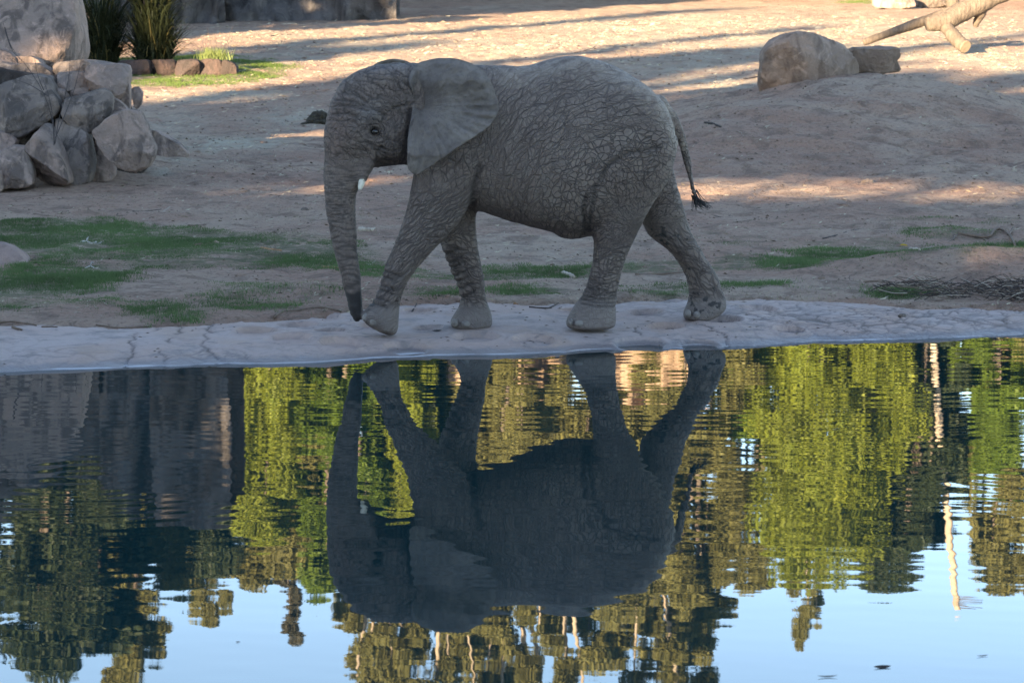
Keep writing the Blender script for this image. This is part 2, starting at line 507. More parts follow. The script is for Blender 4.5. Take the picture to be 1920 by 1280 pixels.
rgh = t.math('SUBTRACT', .85, t.math('MULTIPLY', wet, .5))
M_BANK = t.done(c, rgh, t.bump(t.math('ADD', n3, t.math('MULTIPLY', n2, 2.0)), .014, .8), .3)

def build_bank():
    xs = np.concatenate([np.arange(-14, -4.6, .1), np.arange(-4.6, 5.2, .016), np.arange(5.2, 14, .1)])
    ss = np.concatenate([np.arange(-1.4, -.25, .08), np.arange(-.25, 3.6, .018)])
    X, S = np.meshgrid(xs, ss)
    Y = 20.47 + .29 * np.clip(X, -14, 14) + S
    Z = bank_z(X, Y)
    kk = P3(X, Y)
    w = np.stack([fbm(kk * 2.5, 3, 51), fbm(kk * 2.5 + 9, 3, 55), 0 * kk[:, 0]], 1) * .12
    e1 = vor((kk + w) * np.array([3.2, 3.2, 1]) + [0, 0, .5], 61)
    e2 = vor((kk + w * .6) * np.array([7.5, 7.5, 1]) + [0, 0, .5], 67)
    amt = np.clip(.12 + .7 * fbm(kk * .8, 3, 71) + .6 * sstep(.8, 2.2, X.ravel()), 0, 1)
    cr = np.maximum(amt * np.exp(-(e1 / .040) ** 2), .8 * amt * np.exp(-(e2 / .085) ** 2) * sstep(-.25, .35, fbm(kk * 1.4 + 5, 2, 75) + .35 * sstep(.8, 2.2, X.ravel())))
    cr = cr * sstep(-.3, 0.02, S.ravel())
    xx, yy = X.ravel() + w[:, 0] * .4, Y.ravel() + w[:, 1] * .4
    for q in BCW:
        cr = np.maximum(cr, np.exp(-(dist_lines(xx + .03 * fbm(kk * 9, 3, 79), yy + .05 * fbm(kk * 7, 3, 78), q) / .011) ** 2) * sstep(-.5, .3, fbm(kk * 5, 2, 77) + .3))
    Z = Z - .012 * cr.reshape(Z.shape)
    side = soil_side(X, Y)
    Z = Z - .12 * sstep(-.1, .3, side)
    me = np_mesh('pond_bank', np.stack([X.ravel(), Y.ravel(), Z.ravel()], 1), grid_faces(len(xs), len(ss)))
    attr(me, 'crack', cr)
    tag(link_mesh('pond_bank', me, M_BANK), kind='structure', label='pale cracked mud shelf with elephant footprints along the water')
build_bank()

# ------------------------------------------------------------------ water
t = NT('pond_water')
t.b.inputs['IOR'].default_value = 1.333
M_WATER = t.done((.0022, .022, .025), .011, None, .5)

def build_water():
    xs = np.concatenate([np.arange(-30, -5, .5), np.arange(-5, 5.01, .06), np.arange(5.5, 30, .5)])
    ys = np.concatenate([np.arange(3.5, 9, .06), np.arange(9, 24.5, .022), [25.5, 27, 29]])
    X, Y = np.meshgrid(xs, ys)
    p = P3(X, Y)
    wx = p[:, 0] + .18 * fbm(p * .5, 2, 83); wy = p[:, 1] + .08 * fbm(p * np.array([.4, 1.0, 1]) + 4, 2, 81)
    z = np.zeros(len(p))
    r = np.random.default_rng(5)
    # trains of small waves, crests mostly across the view
    for i in range(22):
        lam = r.uniform(.07, .34); th = math.pi / 2 + r.normal(0, .17 if i % 3 else .55); ph = r.uniform(0, 6.28)
        k = 2 * math.pi / lam
        env = np.clip(.38 + 1.0 * vnoise(p * np.array([.26, .4, 1]) + i * 3.7, 90 + i), 0, 1.2)
        z += env * r.uniform(.4, 1.) * .0017 / k * np.sin(k * (wx * math.cos(th) + wy * math.sin(th)) + ph)
    # rings spreading from two points
    for cx, cy, lam, amp, fall in [(-2.4, 15.2, .17, .0050, 1.7), (3.0, 15.8, .19, .0046, 1.9), (-.6, 21.0, .13, .003, 1.5)]:
        d = np.hypot(wx - cx, wy - cy); k = 2 * math.pi / lam
        z += amp / k * np.exp(-(d / fall) ** 2) * np.sin(k * d)
    # long slow swell
    z += .0016 / (2 * math.pi / 1.1) * np.sin(2 * math.pi / 1.1 * (wy + .15 * wx) + 1.3 * fbm(p * .3, 2, 99))
    near = sstep(3.5, 12, p[:, 1])
    calm = 1 - .55 * np.exp(-((p[:, 1] - 11.2) / 1.6) ** 2)
    z = z * near * calm
    me = np_mesh('pond_water', np.stack([X.ravel(), Y.ravel(), z], 1), grid_faces(len(xs), len(ys)))
    tag(link_mesh('pond_water', me, M_WATER), kind='structure', label='dark green rippled pond reflecting the elephant, trees and sky')
build_water()

# ------------------------------------------------------------------ elephant
YAW = math.radians(15)
EO = np.array([(1000 - 960) / FPX * 21.4, 21.33, 0.0])
E1 = np.array([math.cos(YAW), math.sin(YAW), 0]); EN = np.array([math.sin(YAW), -math.cos(YAW), 0])

def el(u, v, t=0.0):                               # photo pixel -> (s, z) on the elephant's lengthwise plane at lateral offset t
    r = ray(u, v); c = np.array([0, 0, CAM_H])
    q = EO + t * EN
    k = np.dot(q - c, EN) / np.dot(r, EN)
    p = c + k * r
    return float(np.dot(p - EO, E1)), float(p[2])

def l2w(P):                                        # local (s,t,z) -> world
    return EO[None] + P[:, :1] * E1[None] + P[:, 1:2] * EN[None] + P[:, 2:3] * np.array([[0, 0, 1.]])

def smooth_tab(x, cols, n=240, sig=5):
    o = np.argsort(x); x = np.asarray(x)[o]
    g = np.linspace(x[0], x[-1], n)
    ker = np.exp(-.5 * (np.arange(-3 * sig, 3 * sig + 1) / sig) ** 2); ker /= ker.sum()
    out = []
    for c in cols:
        y = np.interp(g, x, np.asarray(c)[o])
        yp = np.concatenate([2 * y[0] - y[3 * sig:0:-1], y, 2 * y[-1] - y[-2:-3 * sig - 2:-1]])
        out.append(np.convolve(yp, ker, 'valid'))
    return g, out

TORSO = [(752, 175, 265, .10), (775, 160, 318, .19), (805, 142, 350, .27), (840, 130, 374, .32), (885, 122, 392, .36), (930, 123, 406, .385), (985, 124, 424, .42), (1040, 109, 436, .44), (1080, 103, 439, .45), (1120, 111, 432, .445), (1160, 128, 415, .43), (1200, 153, 390, .40), (1230, 180, 360, .345), (1248, 206, 330, .27), (1258, 235, 300, .17), (1262, 255, 275, .09)]
HEAD = [(117, 722, 790, .07), (124, 690, 815, .16), (138, 657, 825, .205), (160, 635, 835, .235), (185, 625, 835, .25), (215, 619, 825, .25), (245, 613, 805, .245), (268, 611, 785, .215), (285, 622, 772, .17), (297, 650, 755, .11)]
TRUNK = [(190, 622, 690, .15), (215, 618, 700, .165), (240, 613, 704, .165), (270, 610, 708, .155), (300, 607, 709, .142), (320, 606, 697, .128), (340, 606, 680, .118), (360, 607, 669, .11), (385, 610, 666, .105), (420, 614, 668, .10), (470, 626, 671, .088), (525, 640, 677, .075), (555, 648, 680, .064), (580, 653, 680, .056), (595, 659, 678, .042), (605, 665, 674, .022)]
NF = [(225, 805, 890, .10), (260, 790, 905, .145), (320, 776, 898, .16), (360, 771, 888, .16), (400, 762, 872, .15), (430, 751, 850, .142), (465, 736, 815, .13), (500, 721, 783, .12), (530, 714, 762, .113), (555, 705, 752, .115), (570, 696, 748, .12), (585, 682, 747, .13), (600, 677, 746, .135), (612, 690, 746, .13), (622, 712, 745, .115), (628, 726, 741, .09)]
FF = [(290, 800, 895, .12), (380, 812, 890, .14), (430, 822, 892, .135), (465, 829, 895, .12), (490, 838, 900, .11), (520, 850, 907, .105), (545, 861, 909, .10), (565, 866, 911, .105), (580, 857, 917, .12), (595, 847, 922, .135), (606, 844, 923, .14), (615, 848, 921, .137)]
NH = [(225, 1140, 1235, .11), (280, 1120, 1254, .16), (320, 1114, 1252, .185), (360, 1112, 1234, .18), (400, 1112, 1212, .165), (430, 1113, 1197, .15), (460, 1115, 1182, .135), (490, 1113, 1169, .125), (520, 1106, 1161, .115), (545, 1097, 1157, .11), (565, 1084, 1154, .12), (585, 1069, 1153, .135), (604, 1061, 1153, .145), (615.5, 1064, 1151, .142)]
FH = [(290, 1195, 1256, .12), (340, 1200, 1264, .16), (380, 1202, 1277, .165), (415, 1206, 1286, .16), (440, 1214, 1295, .15), (455, 1236, 1304, .14), (475, 1261, 1316, .125), (500, 1279, 1333, .115), (520, 1288, 1346, .11), (545, 1293, 1353, .105), (560, 1292, 1360, .11), (575, 1286, 1363, .12), (588, 1281, 1355, .125), (599.5, 1284, 1336, .12)]

def sd_loft_z(S, T, Z, rows, t0, t1=None, rnd=.02, n=2.3, sig=5):
    t1 = t0 if t1 is None else t1
    v0, v1 = rows[0][0], rows[-1][0]
    zs, sc_, a_, b_, tc = [], [], [], [], []
    for v, f, bk, hw in rows:
        tt = t0 + (t1 - t0) * (v - v0) / (v1 - v0)
        sf, z0 = el(f, v, tt); sb, z1 = el(bk, v, tt)
        zs.append((z0 + z1) / 2); sc_.append((sf + sb) / 2); a_.append((sb - sf) / 2); b_.append(hw); tc.append(tt)
    g, (cs, a, b, tcc) = smooth_tab(zs, [sc_, a_, b_, tc], sig=sig)
    zc = np.clip(Z, g[0], g[-1])
    i = (zc - g[0]) / (g[1] - g[0])
    i0 = np.minimum(i.astype(int), len(g) - 2); w = i - i0
    L = lambda q: q[i0] * (1 - w) + q[i0 + 1] * w
    A, B = L(a), L(b)
    q = (np.abs((S - L(cs)) / A) ** n + np.abs((T - L(tcc)) / B) ** n) ** (1 / n)
    f2 = (q - 1) * np.minimum(A, B) + rnd
    dz = np.maximum(g[0] - Z, Z - g[-1]) + rnd
    return np.hypot(np.maximum(f2, 0), np.maximum(dz, 0)) + np.minimum(np.maximum(f2, dz), 0) - rnd

def sd_torso(S, T, Z):
    ss, zt, zb, aw = [], [], [], []
    for u, a, b, hw in TORSO:
        s0, z0 = el(u, a); s1, z1 = el(u, b)
        ss.append((s0 + s1) / 2); zt.append(z0); zb.append(z1); aw.append(hw)
    g, (top, bot, hw) = smooth_tab(ss, [zt, zb, aw], sig=5)
    sc2 = np.clip(S, g[0], g[-1])
    i = (sc2 - g[0]) / (g[1] - g[0]); i0 = np.minimum(i.astype(int), len(g) - 2); w = i - i0
    L = lambda q: q[i0] * (1 - w) + q[i0 + 1] * w
    tp, bt, A = L(top), L(bot), L(hw)
    zc, B = (tp + bt) / 2, (tp - bt) / 2
    r = (Z - zc) / B
    A2 = A * (1 - .13 * np.clip(r, -1, 1) - .05 * np.clip(r, 0, 1) ** 2)
    q = (np.abs(T / A2) ** 2.15 + np.abs(r) ** 2.15) ** (1 / 2.15)
    f2 = (q - 1) * np.minimum(A, B)
    dz = np.maximum(g[0] - S, S - g[-1])
    return np.where(dz > 0, np.hypot(np.maximum(f2, 0), dz), f2)

def sd_ell(S, T, Z, u, v, t, rs, rt, rz, ang=0.0):
    s0, z0 = el(u, v, t)
    ca, sa = math.cos(ang), math.sin(ang)
    x, y, z = S - s0, T - t, Z - z0
    x, z = ca * x + sa * z, -sa * x + ca * z
    q = np.sqrt((x / rs) ** 2 + (y / rt) ** 2 + (z / rz) ** 2)
    return (q - 1) * min(rs, rt, rz)

def sd_chain(S, T, Z, pts):
    d = np.full(S.shape, 9., np.float32)
    for (s0, t0, z0, r0), (s1, t1, z1, r1) in zip(pts[:-1], pts[1:]):
        v = np.array([s1 - s0, t1 - t0, z1 - z0])
        k = np.clip(((S - s0) * v[0] + (T - t0) * v[1] + (Z - z0) * v[2]) / np.dot(v, v), 0, 1)
        d = np.minimum(d, np.sqrt((S - s0 - k * v[0]) ** 2 + (T - t0 - k * v[1]) ** 2 + (Z - z0 - k * v[2]) ** 2) - (r0 + (r1 - r0) * k))
    return d

def smin(a, b, k):
    h = np.maximum(k - np.abs(a - b), 0) / k
    return np.minimum(a, b) - h * h * k * .25

def body_sdf(S, T, Z):
    f = sd_torso(S, T, Z)
    f = smin(f, sd_ell(S, T, Z, 1180, 250, .25, .30, .20, .36), .12)       # hip and thigh muscle
    f = smin(f, sd_ell(S, T, Z, 1180, 250, -.25, .30, .20, .36), .12)
    f = smin(f, sd_ell(S, T, Z, 850, 265, .20, .24, .16, .32), .10)        # shoulder
    f = smin(f, sd_ell(S, T, Z, 850, 265, -.20, .24, .16, .32), .10)
    hd = sd_loft_z(S, T, Z, HEAD, 0, rnd=.05, n=2.35)
    hd = smin(hd, sd_loft_z(S, T, Z, TRUNK, 0, .02, rnd=.015, n=2.1, sig=4), .05)
    hd = smin(hd, sd_ell(S, T, Z, 742, 268, .13, .16, .085, .12, -.15), .05)  # cheek
    hd = smin(hd, sd_ell(S, T, Z, 742, 268, -.13, .16, .085, .12, -.15), .05)
    hd = smin(hd, sd_ell(S, T, Z, 690, 213, .17, .10, .07, .075, -.5), .05)    # temple bulge over the eye
    hd = smin(hd, sd_ell(S, T, Z, 690, 213, -.17, .10, .07, .075, -.5), .05)
    hd = smin(hd, sd_ell(S, T, Z, 735, 150, .13, .17, .10, .07, -.1), .06)     # crown lobes
    hd = smin(hd, sd_ell(S, T, Z, 735, 150, -.13, .17, .10, .07, -.1), .06)
    hd = smin(hd, sd_chain(S, T, Z, [(*np.insert(el(760, 280), 1, 0), .12), (*np.insert(el(722, 300), 1, 0), .055), (*np.insert(el(711, 310), 1, 0), .022)]), .05)  # lower jaw and lip
    hd = smin(hd, sd_chain(S, T, Z, [(*np.insert(el(695, 285, .10), 1, .10), .075), (*np.insert(el(684, 325, .125), 1, .125), .042), (*np.insert(el(680, 337, .13), 1, .13), .034)]), .05)  # tusk sheath
    hd = smin(hd, sd_chain(S, T, Z, [(*np.insert(el(695, 285, -.10), 1, -.10), .075), (*np.insert(el(684, 325, -.125), 1, -.125), .042), (*np.insert(el(680, 337, -.13), 1, -.13), .034)]), .05)
    eye = sd_ell(S, T, Z, 704, 247, .245, .055, .05, .04)                    # hollow round the eye
    hd = -smin(-hd, eye, .05)
    hd = -smin(-hd, sd_ell(S, T, Z, 735, 222, .28, .10, .055, .06, .4), .05)  # hollow of the temple
    f = smin(f, hd, .10)
    nf = sd_loft_z(S, T, Z, NF, .20, .13, rnd=.03)
    f = smin(f, nf, .05)
    f = smin(f, sd_loft_z(S, T, Z, FF, -.20, -.13, rnd=.03), .05)
    f = smin(f, sd_loft_z(S, T, Z, NH, .22, .15, rnd=.03), .05)
    f = smin(f, sd_loft_z(S, T, Z, FH, -.20, -.13, rnd=.03), .05)
    f = smin(f, sd_ell(S, T, Z, 1082, 438, 0, .12, .06, .035, .1), .05)       # belly sheath
    tail = []
    for u, v, r in [(1235, 195, .07), (1256, 220, .058), (1269, 240, .044), (1279, 265, .036), (1287, 295, .030), (1293, 325, .025), (1298, 350, .021), (1304, 368, .019)]:
        s, z = el(u, v); tail.append((s, 0.0, z, r))
    f = smin(f, sd_chain(S, T, Z, tail), .025)
    return f

def surface_nets(f, org, h):
    nx, ny, nz = f.shape
    ins = f < 0
    c = np.zeros((nx - 1, ny - 1, nz - 1), np.int8)
    for a in (0, 1):
        for b in (0, 1):
            for d in (0, 1): c += ins[a:nx - 1 + a, b:ny - 1 + b, d:nz - 1 + d]
    act = (c > 0) & (c < 8)
    idx = -np.ones(act.shape, np.int64)
    I = np.argwhere(act); idx[act] = np.arange(len(I))
    acc = np.zeros((len(I), 3)); cnt = np.zeros(len(I))
    cor = [(a, b, d) for a in (0, 1) for b in (0, 1) for d in (0, 1)]
    val = {q: f[I[:, 0] + q[0], I[:, 1] + q[1], I[:, 2] + q[2]] for q in cor}
    for q in cor:
        for ax in range(3):
            if q[ax] == 0:
                p = list(q); p[ax] = 1; p = tuple(p)
                a, b = val[q], val[p]
                m = (a < 0) != (b < 0)
                t = np.where(m, a / np.where(m, a - b, 1), 0)
                pt = np.tile(np.array(q, float), (len(I), 1)); pt[:, ax] = t
                acc += pt * m[:, None]; cnt += m
    V = org + (I + acc / cnt[:, None]) * h
    F = []
    for ax in range(3):
        sl0 = [slice(1, n - 1) for n in f.shape]; sl1 = list(sl0)
        sl0[ax] = slice(0, f.shape[ax] - 1); sl1[ax] = slice(1, f.shape[ax])
        a, b = ins[tuple(sl0)], ins[tuple(sl1)]
        E = np.argwhere(a != b)
        o = np.array([1, 1, 1]); o[ax] = 0
        E = E + o
        flip = f[E[:, 0], E[:, 1], E[:, 2]] < 0
        u, v = [(1, 2), (2, 0), (0, 1)][ax]
        def gidx(du, dv):
            q = E.copy(); q[:, u] += du; q[:, v] += dv
            return idx[q[:, 0], q[:, 1], q[:, 2]]
        quad = np.stack([gidx(-1, -1), gidx(0, -1), gidx(0, 0), gidx(-1, 0)], 1)
        quad[~flip] = quad[~flip][:, ::-1]
        F.append(quad)
    F = np.concatenate(F)
    return V, F[(F >= 0).all(1)]

def vert_normals(V, F):
    n = np.cross(V[F[:, 2]] - V[F[:, 0]], V[F[:, 3]] - V[F[:, 1]])
    N = np.zeros_like(V)
    for k in range(4):
        for ax in range(3): N[:, ax] += np.bincount(F[:, k], n[:, ax], len(V))
    return N / (np.linalg.norm(N, axis=1, keepdims=True) + 1e-12)

def build_elephant():
    H = .018
    s_lo = el(600, 400)[0] - .08; s_hi = el(1380, 400)[0] + .08
    ax = [np.arange(s_lo, s_hi, H, dtype=np.float32), np.arange(-.56, .56, H, dtype=np.float32), np.arange(.02, 2.30, H, dtype=np.float32)]
    # coarse pass, then only blocks near the surface are refined
    c = 4
    cx = [a[::c] for a in ax]
    fc = body_sdf(*np.meshgrid(*cx, indexing='ij'))
    n = [len(a) for a in ax]
    up = fc.repeat(c, 0).repeat(c, 1).repeat(c, 2)[:n[0], :n[1], :n[2]]
    f = up.astype(np.float32).copy()
    need = np.abs(up) < .16
    ii = np.argwhere(need)
    f[need] = body_sdf(ax[0][ii[:, 0]], ax[1][ii[:, 1]], ax[2][ii[:, 2]])
    V, F = surface_nets(f, np.array([ax[0][0], ax[1][0], ax[2][0]]), H)
    me = np_mesh('tmp', V, F)
    o = bpy.data.objects.new('tmp', me); col.objects.link(o)
    sm = o.modifiers.new('a', 'SMOOTH'); sm.factor = .5; sm.iterations = 3
    sb = o.modifiers.new('s', 'SUBSURF'); sb.levels = 1
    dg = bpy.context.evaluated_depsgraph_get()
    ev = o.evaluated_get(dg); m2 = ev.to_mesh()
    V = np.empty(len(m2.vertices) * 3, np.float32); m2.vertices.foreach_get('co', V); V = V.reshape(-1, 3).astype(float)
    F = np.empty(len(m2.loops), np.int32); m2.loops.foreach_get('vertex_index', F); F = F.reshape(-1, 4)
    ev.to_mesh_clear(); bpy.data.objects.remove(o); bpy.data.meshes.remove(me)
    N = vert_normals(V, F)
    W = l2w(V)
    u, v = project(W)                              # pattern coordinates in the flank's own plane
    T = V[:, 1]
    # which limb / region
    def lim(rows, t):                              # membership of a leg by lateral side and outline
        vs = [r[0] for r in rows]
        fr = np.interp(v, vs, [r[1] for r in rows]); bk = np.interp(v, vs, [r[2] for r in rows])
        return (u > fr - 14) & (u < bk + 14) & (v > vs[0]) & ((T > -.02) if t > 0 else (T <= .02))
    isNF, isFF, isNH, isFH = lim(NF, 1), lim(FF, -1), lim(NH, 1), lim(FH, -1)
    S_, Z_ = V[:, 0], V[:, 2]
    q = V * 6
    wob = np.stack([fbm(q, 2, 1), fbm(q + 31, 2, 2)], 1) * 5
    wob2 = np.stack([fbm(q * 2.5, 2, 3), fbm(q * 2.5 + 31, 2, 4)], 1) * 2.6
    U, VV = u + wob[:, 0] + wob2[:, 0], v + wob[:, 1] + wob2[:, 1]
    tp = T * 244
    # torso: creases in arcs round the hip
    cx_, cy_ = 1195, 420
    R = np.hypot(U - cx_, VV - cy_); PH = np.arctan2(VV - cy_, U - cx_)
    ln = 15 + 22 * sstep(150, 235, R)
    e_t = vor(np.stack([R / 14.0, 185 * PH / np.where(R > 190, 42, 19), tp / 22], 1), 101)
    e_big = vor(np.stack([R / 27.0, 185 * PH / 62, tp / 40], 1), 105)
    # legs: rings with cross lines, along the limb
    sl = np.where(isNF, .55, np.where(isFH, -.45, np.where(isFF, -.18, .12)))
    A = VV + (U - 800) * sl; B = U - v * (-sl)
    e_l = vor(np.stack([A / 9.5, B / 13.0, tp / 13], 1), 111)
    # trunk rings
    ring = 8.5 + 4 * (1 - sstep(300, 420, v))
    e_k = vor(np.stack([(VV - .16 * (U - 640) + 3 * np.abs(tp) * .1) / ring, B / 70 + 3.3, tp / 60], 1), 121)
    e_k2 = vor(np.stack([VV / 12, U / 7.0, tp / 9], 1), 125)
    # head: sloping folds
    a1 = .42
    hx, hy = U * math.cos(a1) + VV * math.sin(a1), -U * math.sin(a1) + VV * math.cos(a1)
    e_h = vor(np.stack([hx / 46, hy / 11.5, tp / 60], 1), 131)
    e_h2 = vor(np.stack([U / 8.5, VV / 30, tp / 30], 1), 135)
    e_s = vor(np.stack([U / 11.0, VV / 22, tp / 16], 1), 141)
    g = lambda e, w: np.exp(-(e / w) ** 2)
    arc = 190 * PH
    inner = 1 - sstep(165, 215, R)
    # weights
    w_tr = sstep(288, 330, v) * sstep(712, 690, u) * (v < 640) * (u < 715)
    w_hd = sstep(800, 770, u) * (v < 330) * (1 - w_tr)
    w_ch = sstep(722, 742, u) * w_hd * sstep(180, 200, v)
    leg = (isNF & (v > 330)) | (isFF & (v > 400)) | (isNH & (v > 440)) | (isFH & (v > 400))
    vs_leg = np.where(isNF, 330, np.where(isNH, 430, 395))
    w_lg = np.where(isNF | isFF | isNH | isFH, sstep(0, 50, v - vs_leg), 0) * (1 - w_tr)
    w_sh = sstep(960, 900, u) * sstep(780, 810, u) * (1 - w_lg) * (1 - w_tr)
    w_to = np.clip(1 - w_tr - w_hd - w_lg - w_sh, 0, 1)
    foot_v = np.where(isNF, 575, np.where(isFF, 572, np.where(isNH, 560, 560)))
    w_ft = np.where((isNF | isFF | isNH | isFH) & (u > 672), sstep(-8, 10, v - foot_v), 0)
    fade = .55 + .45 * sstep(-.6, .5, fbm(V * 4, 2, 151))
    top = sstep(60, 10, v - np.interp(u, [r[0] for r in TORSO], [r[1] for r in TORSO])) * w_to
    d = np.zeros(len(V)); ln_ = np.zeros(len(V))
    gl = lambda e, w: np.exp(-(e / (w * .62)) ** 2)
    d += w_to * (.0012 * g(e_t, .14) + .0020 * g(e_big, .09)) * (1 - .6 * top) + w_sh * .003 * g(e_s, .14) + w_lg * .003 * g(e_l, .16) * (1 - w_ft)
    d += w_tr * (.0080 * g(e_k, .15) + .002 * g(e_k2, .2)) * (1 - .6 * sstep(520, 560, v))
    ln_ += w_tr * 1.25 * np.maximum(gl(e_k, .24), .45 * gl(e_k2, .28))
    d += (w_hd - w_ch) * (.0062 * g(e_h, .11) * (1 - .7 * np.exp(-((u - 690) / 30) ** 2 - ((v - 213) / 20) ** 2)) + .0018 * g(e_h2, .2))
    d += w_ch * .0058 * g(e_h2, .16)
    ln_ += (w_hd - w_ch) * np.maximum(1.1 * gl(e_h, .14), .3 * gl(e_h2, .2)) * (1 - .8 * np.exp(-((u - 690) / 30) ** 2 - ((v - 213) / 20) ** 2)) + w_ch * 1.0 * gl(e_h2, .2)
    d *= fade
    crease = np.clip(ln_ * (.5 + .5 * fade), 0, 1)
    # deep folds drawn where the photograph has them (near side)
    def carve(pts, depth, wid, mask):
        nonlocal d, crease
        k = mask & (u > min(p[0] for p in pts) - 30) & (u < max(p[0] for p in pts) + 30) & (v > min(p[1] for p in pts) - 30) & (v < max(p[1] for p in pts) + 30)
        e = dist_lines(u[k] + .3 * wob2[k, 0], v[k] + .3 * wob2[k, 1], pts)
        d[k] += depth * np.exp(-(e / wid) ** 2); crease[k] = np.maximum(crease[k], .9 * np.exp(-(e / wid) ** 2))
    near = (T > .0) & (N[:, 1] > -.1)
    for pts in ([(630, 186), (658, 189), (695, 203), (722, 215)], [(626, 199), (655, 197), (690, 208)], [(640, 172), (668, 180), (690, 192)], [(650, 160), (680, 172), (700, 186)], [(622, 215), (650, 212), (672, 220)],
                [(688, 264), (708, 276), (735, 284), (748, 278)], [(690, 270), (706, 282), (722, 288)], [(735, 205), (752, 200), (772, 196), (786, 180)], [(722, 215), (716, 228)], [(740, 150), (760, 175), (764, 195)], [(755, 148), (773, 168), (778, 185)]):
        carve(pts, .008, 2.4, near)
    for pts, dp, wd in (([(708, 305), (707, 288), (716, 277)], .012, 4.), ([(886, 385), (889, 352), (898, 318)], .02, 6.), ([(852, 430), (840, 455), (828, 468)], .012, 4.), ([(1104, 432), (1108, 395), (1117, 352), (1138, 312), (1180, 287), (1236, 276)], .010, 5.), ([(1098, 432), (1094, 400), (1098, 372)], .012, 5.), ([(768, 205), (766, 250), (760, 290)], .015, 5.)):
        carve(pts, dp, wd, near)
    for i in range(6):
        y0 = 508 + 12 * i + random.uniform(-4, 4)
        carve([(726 - .36 * (y0 - 500) - 6, y0), (733 - .3 * (y0 - 500), y0 + 4), (752 - .4 * (y0 - 500), y0 + 11)], .010, 2.6, isNF & (N[:, 0] < .5))
    for i in range(7):
        y0 = 478 + 13 * i + random.uniform(-4, 4)
        x0 = float(np.interp(y0, [r[0] for r in FF], [r[1] for r in FF]))
        carve([(x0 - 8, y0 + 4), (x0 + 10, y0), (x0 + 26, y0 - 9)], .012, 2.8, isFF)
    for i in range(5):
        y0 = 540 + 8 * i
        carve([(1090, y0 - 4), (1120, y0 + 4), (1160, y0 + 9 - i * 2)], .006, 2.2, isNH)
    # eye: lid rims
    de = np.hypot((u - 703) / 12.5, (v - 247) / 10)
    k = near & (u < 760)
    d[k] += -.003 * np.exp(-((de[k] - 1.0) / .2) ** 2) + .0045 * np.exp(-((de[k] - 1.45) / .16) ** 2) + .003 * np.exp(-((de[k] - 1.95) / .14) ** 2) * (v[k] < 247)
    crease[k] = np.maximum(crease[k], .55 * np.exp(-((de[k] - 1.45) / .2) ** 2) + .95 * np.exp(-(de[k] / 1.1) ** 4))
    # heavier undulation of skin
    und = fbm(V * 9, 3, 161) * .004
    V2 = V - N * (d - und)[:, None]
    V2[:, 2] = np.maximum(V2[:, 2], .03)
    me = np_mesh('body', V2, F)
    attr(me, 'crease', crease)
    def vattr(name, arr):
        q = me.attributes.new(name, 'FLOAT_VECTOR', 'POINT'); q.data.foreach_set('vector', np.asarray(arr, np.float32).ravel())
    vattr('arc_co', np.stack([R, arc, tp], 1)); vattr('limb_co', np.stack([A, B, tp], 1)); vattr('flat_co', np.stack([U, VV, tp], 1))
    attr(me, 'w_flank', w_to * (1 - inner) * (1 - .5 * top)); attr(me, 'w_thigh', w_to * inner); attr(me, 'w_shoulder', w_sh); attr(me, 'w_limb', w_lg * (1 - .7 * w_ft)); attr(me, 'w_head', w_hd)
    wet = ((w_tr > .5) * ((u < 677) | (v < 575)) * sstep(543, 553, v + .12 * (u - 660) + 3 * fbm(V * 25, 2, 171)))
    spl = isFH & (v > 425)
    nz = fbm(V * 26, 3, 181)
    sp = np.where(spl, sstep(.25, .5, nz + .55 * np.exp(-((u - 1250) / 28) ** 2 - ((v - 440) / 14) ** 2) + .75 * np.exp(-((u - 1315) / 28) ** 2 - ((v - 568) / 22) ** 2) - .35), 0)
    attr(me, 'wet', np.maximum(wet, sp))
    attr(me, 'dust', top * .9 + .0)
    attr(me, 'smoothpatch', np.exp(-((u - 690) / 24) ** 2 - ((v - 213) / 17) ** 2) * near + w_ft * .5)
    attr(me, 'ruddy', np.exp(-((u - 632) / 26) ** 2 - ((v - 250) / 55) ** 2))
    return me

t = NT('elephant_hide')
n1 = t.noise(t.oc, 3.2, 4, .6)
n2 = t.noise(t.oc, 14, 4, .65)
n3 = t.noise(t.oc, 70, 3, .6)
def vec_attr(name):
    x = t.n.new('ShaderNodeAttribute'); x.attribute_name = name
    nz = t.n.new('ShaderNodeTexNoise'); nz.inputs['Scale'].default_value = 9; nz.inputs['Detail'].default_value = 3; t.l.new(t.oc, nz.inputs['Vector'])
    sb = t.n.new('ShaderNodeVectorMath'); sb.operation = 'SUBTRACT'; t.l.new(nz.outputs['Color'], sb.inputs[0]); sb.inputs[1].default_value = (.5, .5, .5)
    sc_ = t.n.new('ShaderNodeVectorMath'); sc_.operation = 'MULTIPLY_ADD'; t.l.new(sb.outputs[0], sc_.inputs[0]); sc_.inputs[1].default_value = (7, 7, 3); t.l.new(x.outputs['Vector'], sc_.inputs[2])
    return sc_.outputs[0]
def net(co, a, b, c_, w, rnd=.9):                   # net of creases, cells a x b pixels of the skin map
    x = t.n.new('ShaderNodeTexVoronoi'); x.feature = 'DISTANCE_TO_EDGE'; t.l.new(t.scale(co, (1 / a, 1 / b, 1 / c_)), x.inputs['Vector']); x.inputs['Scale'].default_value = 1; x.inputs['Randomness'].default_value = rnd
    return t.math('SUBTRACT', 1.0, t.ramp(x.outputs['Distance'], .0, w))
ac, lc, fc = vec_attr('arc_co'), vec_attr('limb_co'), vec_attr('flat_co')
MX = lambda *q: q[0] if len(q) == 1 else t.math('MAXIMUM', q[0], MX(*q[1:]))
ML = lambda q, k: t.math('MULTIPLY', q, k)
vary = t.ramp(n1, .30, .60)
fine = ML(net(fc, 8, 10, 30, .12), .35)
